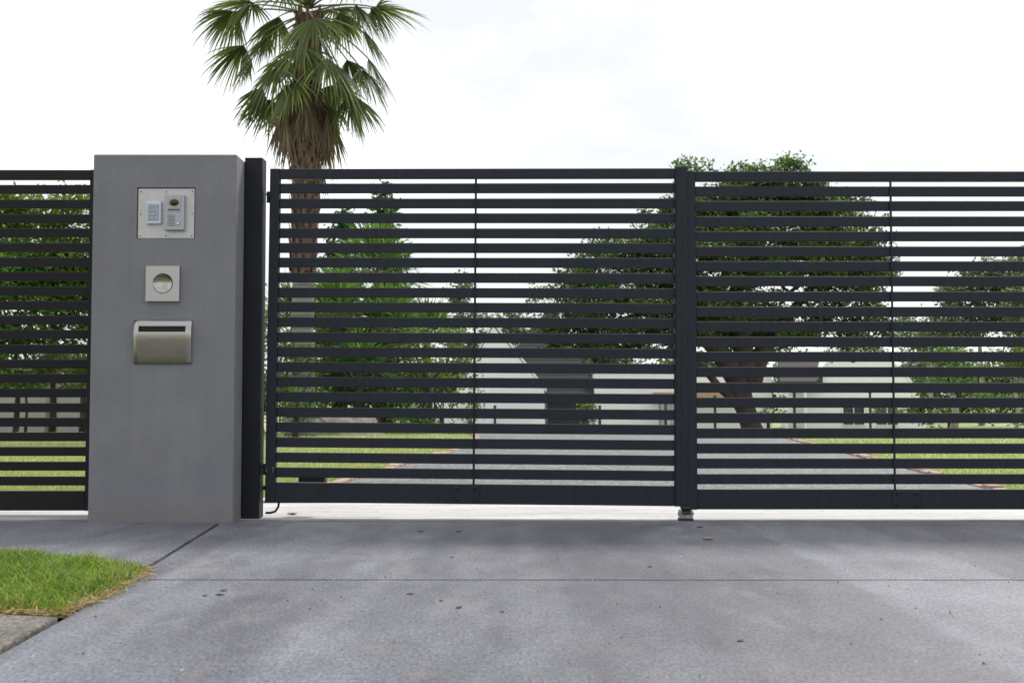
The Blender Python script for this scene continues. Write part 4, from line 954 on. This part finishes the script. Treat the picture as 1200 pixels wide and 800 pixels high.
ltree('green bushy tree just behind the pillar and black post', 180, 24.5, [(150, 300, 56, 60, 0), (210, 340, 60, 60, 0), (150, 390, 60, 40, 0), (270, 380, 50, 50, 0), (230, 280, 46, 34, 0)], .09, 'leaf_bush')
def low2(px, py, Y, label): low_palm(px, py, Y, 18, .3, .5, label, 'leaf_palm', 80, .06)
low2(62, 448, 23.5, 'small fan palm under the trees behind the slat fence')
low2(97, 452, 23.0, 'small fan palm nearest the pillar behind the slat fence')

# ------------------------------------------------------------------ white houses across the garden
YH = 60.0; GZ = -0.86
def wall_prism(name, pts, y0, y1, m, parent, org):
    bm = bmesh.new(); a = [bm.verts.new((x - org[0], y0 - org[1], z - org[2])) for x, z in pts]; c_ = [bm.verts.new((x - org[0], y1 - org[1], z - org[2])) for x, z in pts]; n_ = len(pts)
    bm.faces.new(a); bm.faces.new(c_[::-1])
    for i in range(n_): bm.faces.new((a[i], c_[i], c_[(i + 1) % n_], a[(i + 1) % n_]))
    bmesh.ops.recalc_face_normals(bm, faces=bm.faces); return mesh_obj(name, bm, m, parent)
def xz(px, py, Y): p = at(px, py, Y); return (p.x, p.z)
def solid(name, V, Fc, m, parent, org):
    bm = bmesh.new(); vv = [bm.verts.new(Vector(v) - Vector(org)) for v in V]
    for f in Fc: bm.faces.new([vv[i] for i in f])
    bmesh.ops.recalc_face_normals(bm, faces=bm.faces); return mesh_obj(name, bm, m, parent)
def window(parent, org, r, Y, npanes, m='glass'):
    x0, x1, z0, z1 = r; f = box('window', x0 - org[0], x1 - org[0], Y - .06 - org[1], Y - .002 - org[1], z0 - org[2], z1 - org[2], M['white_wall'], parent, .01, 1); w = (x1 - x0 - .08) / npanes
    for i in range(npanes): box('pane', x0 + .04 + i * w + .03 - org[0], x0 + .04 + (i + 1) * w - .03 - org[0], Y - .075 - org[1], Y - .061 - org[1], z0 + .07 - org[2], z1 - .07 - org[2], M[m], f)
# house with the steep gable and the garage under a dark hipped roof
ha = at(600, 497, YH); oa = (ha.x, YH, GZ); hA = tag(empty('gabled_house', oa), 'white house with steep gable and dark hipped roof over a dark garage', 'house')
gp_ = [(xz(538, 0, YH)[0], GZ - .1), (xz(638, 0, YH)[0], GZ - .1), xz(638, 456, YH), xz(578, 382, YH), xz(538, 456, YH)]
wall_prism('gable_wall', gp_, YH, YH + 4, M['white_wall'], hA, oa)
p0, p1, p2 = xz(640.5, 459, YH), xz(578, 379.5, YH), xz(535.5, 459, YH); t_ = .12
for n_, (u0, u1) in (('gable_roof', (p0, p1)), ('gable_roof', (p2, p1))):
    solid(n_, [(u0[0], YH - .05, u0[1]), (u1[0], YH - .05, u1[1]), (u1[0], YH + 5.5, u1[1]), (u0[0], YH + 5.5, u0[1]), (u0[0], YH - .05, u0[1] + .16), (u1[0], YH - .05, u1[1] + .16), (u1[0], YH + 5.5, u1[1] + .16), (u0[0], YH + 5.5, u0[1] + .16)],
          [(0, 1, 2, 3), (4, 5, 6, 7), (0, 1, 5, 4), (1, 2, 6, 5), (2, 3, 7, 6), (3, 0, 4, 7)], M['white_wall'], hA, oa)
Yg = YH + 1.5
e0, e1 = xz(560, 456, Yg), xz(700, 462, Yg); apx = at(652, 362, Yg + 5); apl = at(640, 364, Yg + 5); back = Yg + 10
solid('hip_roof', [(e0[0], Yg, e1[1]), (e1[0], Yg, e1[1]), (e1[0], back, e1[1]), (e0[0], back, e1[1]), (apl.x, Yg + 5, apl.z), (apx.x, Yg + 5, apx.z)], [(0, 1, 5, 4), (1, 2, 5), (2, 3, 4, 5), (3, 0, 4), (0, 3, 2, 1)], M['roof'], hA, oa)
box('fascia', e0[0] - oa[0], e1[0] + .02 - oa[0], Yg - .08 - YH, Yg - .002 - YH, e1[1] - .20 - GZ, e1[1] - .003 - GZ, M['white_wall'], hA)
gx0, gx1 = xz(640, 0, Yg)[0], xz(694, 0, Yg)[0]
box('garage_wall', gx0 - oa[0] + .01, gx1 - oa[0], Yg + .7 - YH, back - .3 - YH, -.1, e1[1] - .21 - GZ, M['white_wall'], hA)
gd = box('garage_door', gx0 - oa[0] + .05, xz(686, 0, Yg)[0] - oa[0], Yg + .62 - YH, Yg + .698 - YH, -.05, e1[1] - .30 - GZ, M['garage'], hA)
for i in range(4): box('door_rib', gx0 - oa[0] + .06, xz(685.8, 0, Yg)[0] - oa[0], Yg + .60 - YH, Yg + .619 - YH, .40 * i + .05, .40 * i + .09, M['dark_trim'], gd)
window(hA, oa, (xz(556, 0, YH)[0], xz(573, 0, YH)[0], at(560, 492, YH).z, at(560, 470, YH).z), YH, 2)
# long low white wing with tan fascia
oc2 = (at(760, 497, YH).x, YH + .8, GZ); hC = tag(empty('white_wing', oc2), 'long low white building with tan fascia and door behind the tree trunk', 'building'); Yc = YH + .8
x0, x1 = xz(696, 0, Yc)[0], xz(900, 0, Yc)[0]; zt = at(760, 437, Yc).z
box('wall', x0 - oc2[0], x1 - oc2[0], 0, 6, -.1, zt - GZ, M['white_wall'], hC); box('parapet', x0 - .05 - oc2[0], x1 + .05 - oc2[0], -.05, 6.05, zt - GZ + .002, zt - GZ + .14, M['white_wall'], hC)
f0_, f1_ = xz(762, 0, Yc)[0], xz(862, 0, Yc)[0]; zf = at(800, 461, Yc).z
box('fascia', f0_ - oc2[0], f1_ - oc2[0], -.9, -.002, zf - .18 - GZ, zf - GZ + .06, M['tan_trim'], hC)
for px in (771, 783): box('porch_post', xz(px, 0, Yc)[0] - .09 - oc2[0], xz(px, 0, Yc)[0] + .09 - oc2[0], -.85, -.67, 0, zf - .185 - GZ, M['garden_wall'] if px < 800 else M['dark_trim'], hC)
window(hC, oc2, (xz(768, 0, Yc)[0], xz(780, 0, Yc)[0], GZ + .1, GZ + 1.35), Yc, 1)
# gabled house on the right
ob = (at(1000, 497, YH).x, YH, GZ); hB = tag(empty('gabled_house', ob), 'white gabled house with paired windows standing beyond the brick edged lawn', 'house')
gp_ = [(xz(940, 0, YH)[0], GZ - .1), (xz(1077, 0, YH)[0], GZ - .1), xz(1077, 458, YH), xz(1008, 386, YH), xz(940, 458, YH)]
wall_prism('gable_wall', gp_, YH, YH + 6, M['white_wall'], hB, ob)
p0, p1, p2 = xz(1079, 461, YH), xz(1008, 384, YH), xz(938, 461, YH)
for (u0, u1) in ((p0, p1), (p2, p1)):
    solid('gable_roof', [(u0[0], YH - .05, u0[1]), (u1[0], YH - .05, u1[1]), (u1[0], YH + 6.2, u1[1]), (u0[0], YH + 6.2, u0[1]), (u0[0], YH - .05, u0[1] + .14), (u1[0], YH - .05, u1[1] + .14), (u1[0], YH + 6.2, u1[1] + .14), (u0[0], YH + 6.2, u0[1] + .14)],
          [(0, 1, 2, 3), (4, 5, 6, 7), (0, 1, 5, 4), (1, 2, 6, 5), (2, 3, 7, 6), (3, 0, 4, 7)], M['white_wall'], hB, ob)
Yb = YH - 1.2; r0_, r1_ = xz(914, 447, Yb), xz(956, 447, Yb); t0, t1 = xz(916, 418, Yb + 2.5), xz(985, 418, Yb + 2.5)
solid('porch_roof', [(r0_[0], Yb, r0_[1]), (r1_[0], Yb, r1_[1]), (t1[0], Yb + 3.5, t1[1]), (t0[0], Yb + 3.5, t0[1]), (r0_[0], Yb, r0_[1] - .12), (r1_[0], Yb, r1_[1] - .12), (t1[0], Yb + 3.5, r0_[1] - .12), (t0[0], Yb + 3.5, r0_[1] - .12)],
      [(0, 1, 2, 3), (4, 5, 6, 7), (0, 1, 5, 4), (1, 2, 6, 5), (2, 3, 7, 6), (3, 0, 4, 7)], M['roof'], hB, ob)
for px in (917, 926.5, 939): box('porch_post', xz(px, 0, Yb)[0] - .06 - ob[0], xz(px, 0, Yb)[0] + .06 - ob[0], Yb + .1 - YH, Yb + .22 - YH, 0, r0_[1] - .125 - GZ, M['dark_trim'] if px == 926.5 else M['white_wall'], hB)
window(hB, ob, (xz(980, 0, YH)[0], xz(1007, 0, YH)[0], at(0, 499, YH).z, at(0, 472, YH).z), YH, 2); window(hB, ob, (xz(1018, 0, YH)[0], xz(1046, 0, YH)[0], at(0, 499, YH).z, at(0, 472, YH).z), YH, 2)
# pale screen wall running back on the left of the gable
os_ = (at(500, 497, 58).x, 58, ground_z(58)); sw = tag(empty('screen_wall', os_), 'white paling screen beside the steep gable, half hidden by shrubs', 'screen')
for i in range(13):
    px = 470 + i * 8.2; x = at(px, 0, 58).x - os_[0]; box('paling', x, x + .30, 0, .06, 0, 1.65 + random.uniform(-.02, .02), M['white_wall'], sw, .01, 1)
box('rail', at(468, 0, 58).x - os_[0], at(578, 0, 58).x - os_[0], .062, .12, .4, .5, M['white_wall'], sw)
# slender dark posts along the far drive
for px, Yq, ht, lab in ((580, 50, 1.0, 'in front of the steep gable wall'), (703, 50, 1.0, 'just past the olive shrub by the garage'), (838, 46, 1.3, 'beside the spreading tree trunk'), (1020, 50, 1.55, 'between the paired windows')):
    c = at(px, 497, Yq); z0 = ground_z(Yq); e = tag(empty('garden_light_post', (c.x, Yq, z0)), 'slender dark bollard light ' + lab, 'bollard', 'bollard lights before the houses')
    mesh_obj('shaft', add_cyl(bmesh.new(), (0, 0, -.05), (0, 0, 1), .055, .05, ht, 10), M['dark_trim'], e); mesh_obj('head', add_cyl(bmesh.new(), (0, 0, ht - .0495), (0, 0, 1), .07, .05, .07, 10), M['dark_trim'], e)

# shrubs in front of the houses
gs_ = 'shrubs in front of the houses'
shrub('rounded olive shrub beside the dark garage door', 57.0, [(690, 486, 10, 14, 0), (686, 478, 9, 8, 0)], 10, 40, .14, .13, .07, 'leaf_yellow', gs_)
shrub('green shrub at the foot of the spreading tree', 36.5, [(900, 480, 16, 14, 0), (885, 492, 14, 8, 0), (915, 470, 10, 8, 0)], 9, 36, .12, .09, .05, 'leaf_bush', gs_)
shrub('small green shrub before the paired windows', 56.0, [(1028, 478, 12, 7, 0), (1065, 482, 14, 9, 0)], 10, 36, .13, .12, .06, 'leaf_bush', gs_)
shrub('low green shrub against the white paling screen', 52.0, [(556, 468, 12, 16, 0), (548, 486, 10, 10, 0)], 9, 36, .14, .12, .06, 'leaf_yellow', gs_)

# ------------------------------------------------------------------ far trees
def far_tree(label, base_px, Y, pb_, m='leaf_far', r_=.14, dens=3.2, per=44, sig=.34, L=.26, W=.13, nl=12, bark='bark_pale', group='trees behind the houses'):
    c = at(base_px, 497, Y); gz_ = ground_z(Y); bl = pxblobs(pb_, Y); zt = (sum(b_[2] for b_ in bl) / len(bl) - gz_) * .6
    return tree('eucalypt_tree', label, 'tree', (c.x, Y, gz_), [(0, -.2, r_ * 1.3), (.1, zt * .5, r_), (0, zt, r_ * .8)], bl, dens, per, sig, L, W, M[m], M[bark], group, nl, r_)
far_tree('thin grey green tree rising between conifer and gable', 540, 78, [(545, 330, 13, 14, 0), (532, 350, 18, 10, 0), (552, 372, 22, 12, 0), (528, 385, 20, 14, 1), (545, 405, 24, 14, 0)], nl=10)
far_tree('grey green tree behind the steep gable', 610, 82, [(600, 372, 22, 8, 0), (612, 392, 34, 14, 0), (570, 395, 22, 14, 0), (632, 350, 12, 8, 0)])
far_tree('tall hazy grey green tree beyond the right leaf', 1150, 70, [(1150, 318, 34, 18, 0), (1130, 345, 40, 20, 0), (1185, 340, 34, 26, 0), (1160, 375, 62, 20, 0), (1205, 310, 24, 20, 0), (1110, 385, 34, 16, 0)], dens=3.8)
far_tree('broad grey green tree past the right gable', 1090, 76, [(1075, 395, 30, 16, 0), (1098, 410, 36, 16, 0), (1060, 378, 14, 10, 0), (1120, 425, 30, 14, 0)])
far_tree('grey green tree at the far edge of the lawn', 1235, 66, [(1230, 360, 50, 50, 0), (1260, 420, 50, 40, 0), (1215, 400, 36, 30, 0)])
far_tree('yellowing leafy tree on the far lawn', 1190, 40, [(1190, 412, 32, 22, 0), (1215, 430, 34, 24, 0), (1165, 425, 20, 14, .5)], 'leaf_yellow', .06, 4.5, 44, .2, .14, .07, 8, 'bark_pale', 'trees on the far lawn')
far_tree('slim pale trunked tree with loose green crown on the lawn', 1117, 44, [(1110, 420, 26, 14, 0), (1130, 440, 30, 14, 0), (1095, 445, 20, 12, 0)], 'leaf_bush', .13, 4, 40, .22, .14, .07, 9, 'bark_pale', 'trees on the far lawn')
shrub('dark hedge shrub beyond the lawn by the pale trunk', 46.0, [(1085, 478, 20, 18, 0), (1110, 480, 22, 16, 0), (1140, 476, 24, 20, 0)], 7, 44, .2, .14, .07, 'leaf_fig', 'hedge shrubs beyond the lawn')
shrub('dark hedge shrub with paler tips beyond the lawn', 45.0, [(1170, 472, 24, 22, 0), (1200, 470, 26, 24, 0), (1235, 470, 26, 24, 0)], 7, 44, .2, .14, .07, 'leaf_bush', 'hedge shrubs beyond the lawn')
# far-off wood closing the view
bl = []
for px in range(-420, 1700, 60):
    hgt = random.uniform(24, 50); bl += pxblobs([(px, 468 - hgt * .45, 44, hgt * .5, random.uniform(-4, 4)), (px + random.uniform(-30, 30), 468 - hgt * .9, 28, hgt * .35, 0)], 130)
w_ = crown(None, (0, 0, 0), bl, .8, 44, .9, .7, .4, M['leaf_far'], 'distant_wood')
tag(bpy.data.objects['distant_wood'], 'far-off grey green wood low behind the houses', 'wood', kind='stuff')
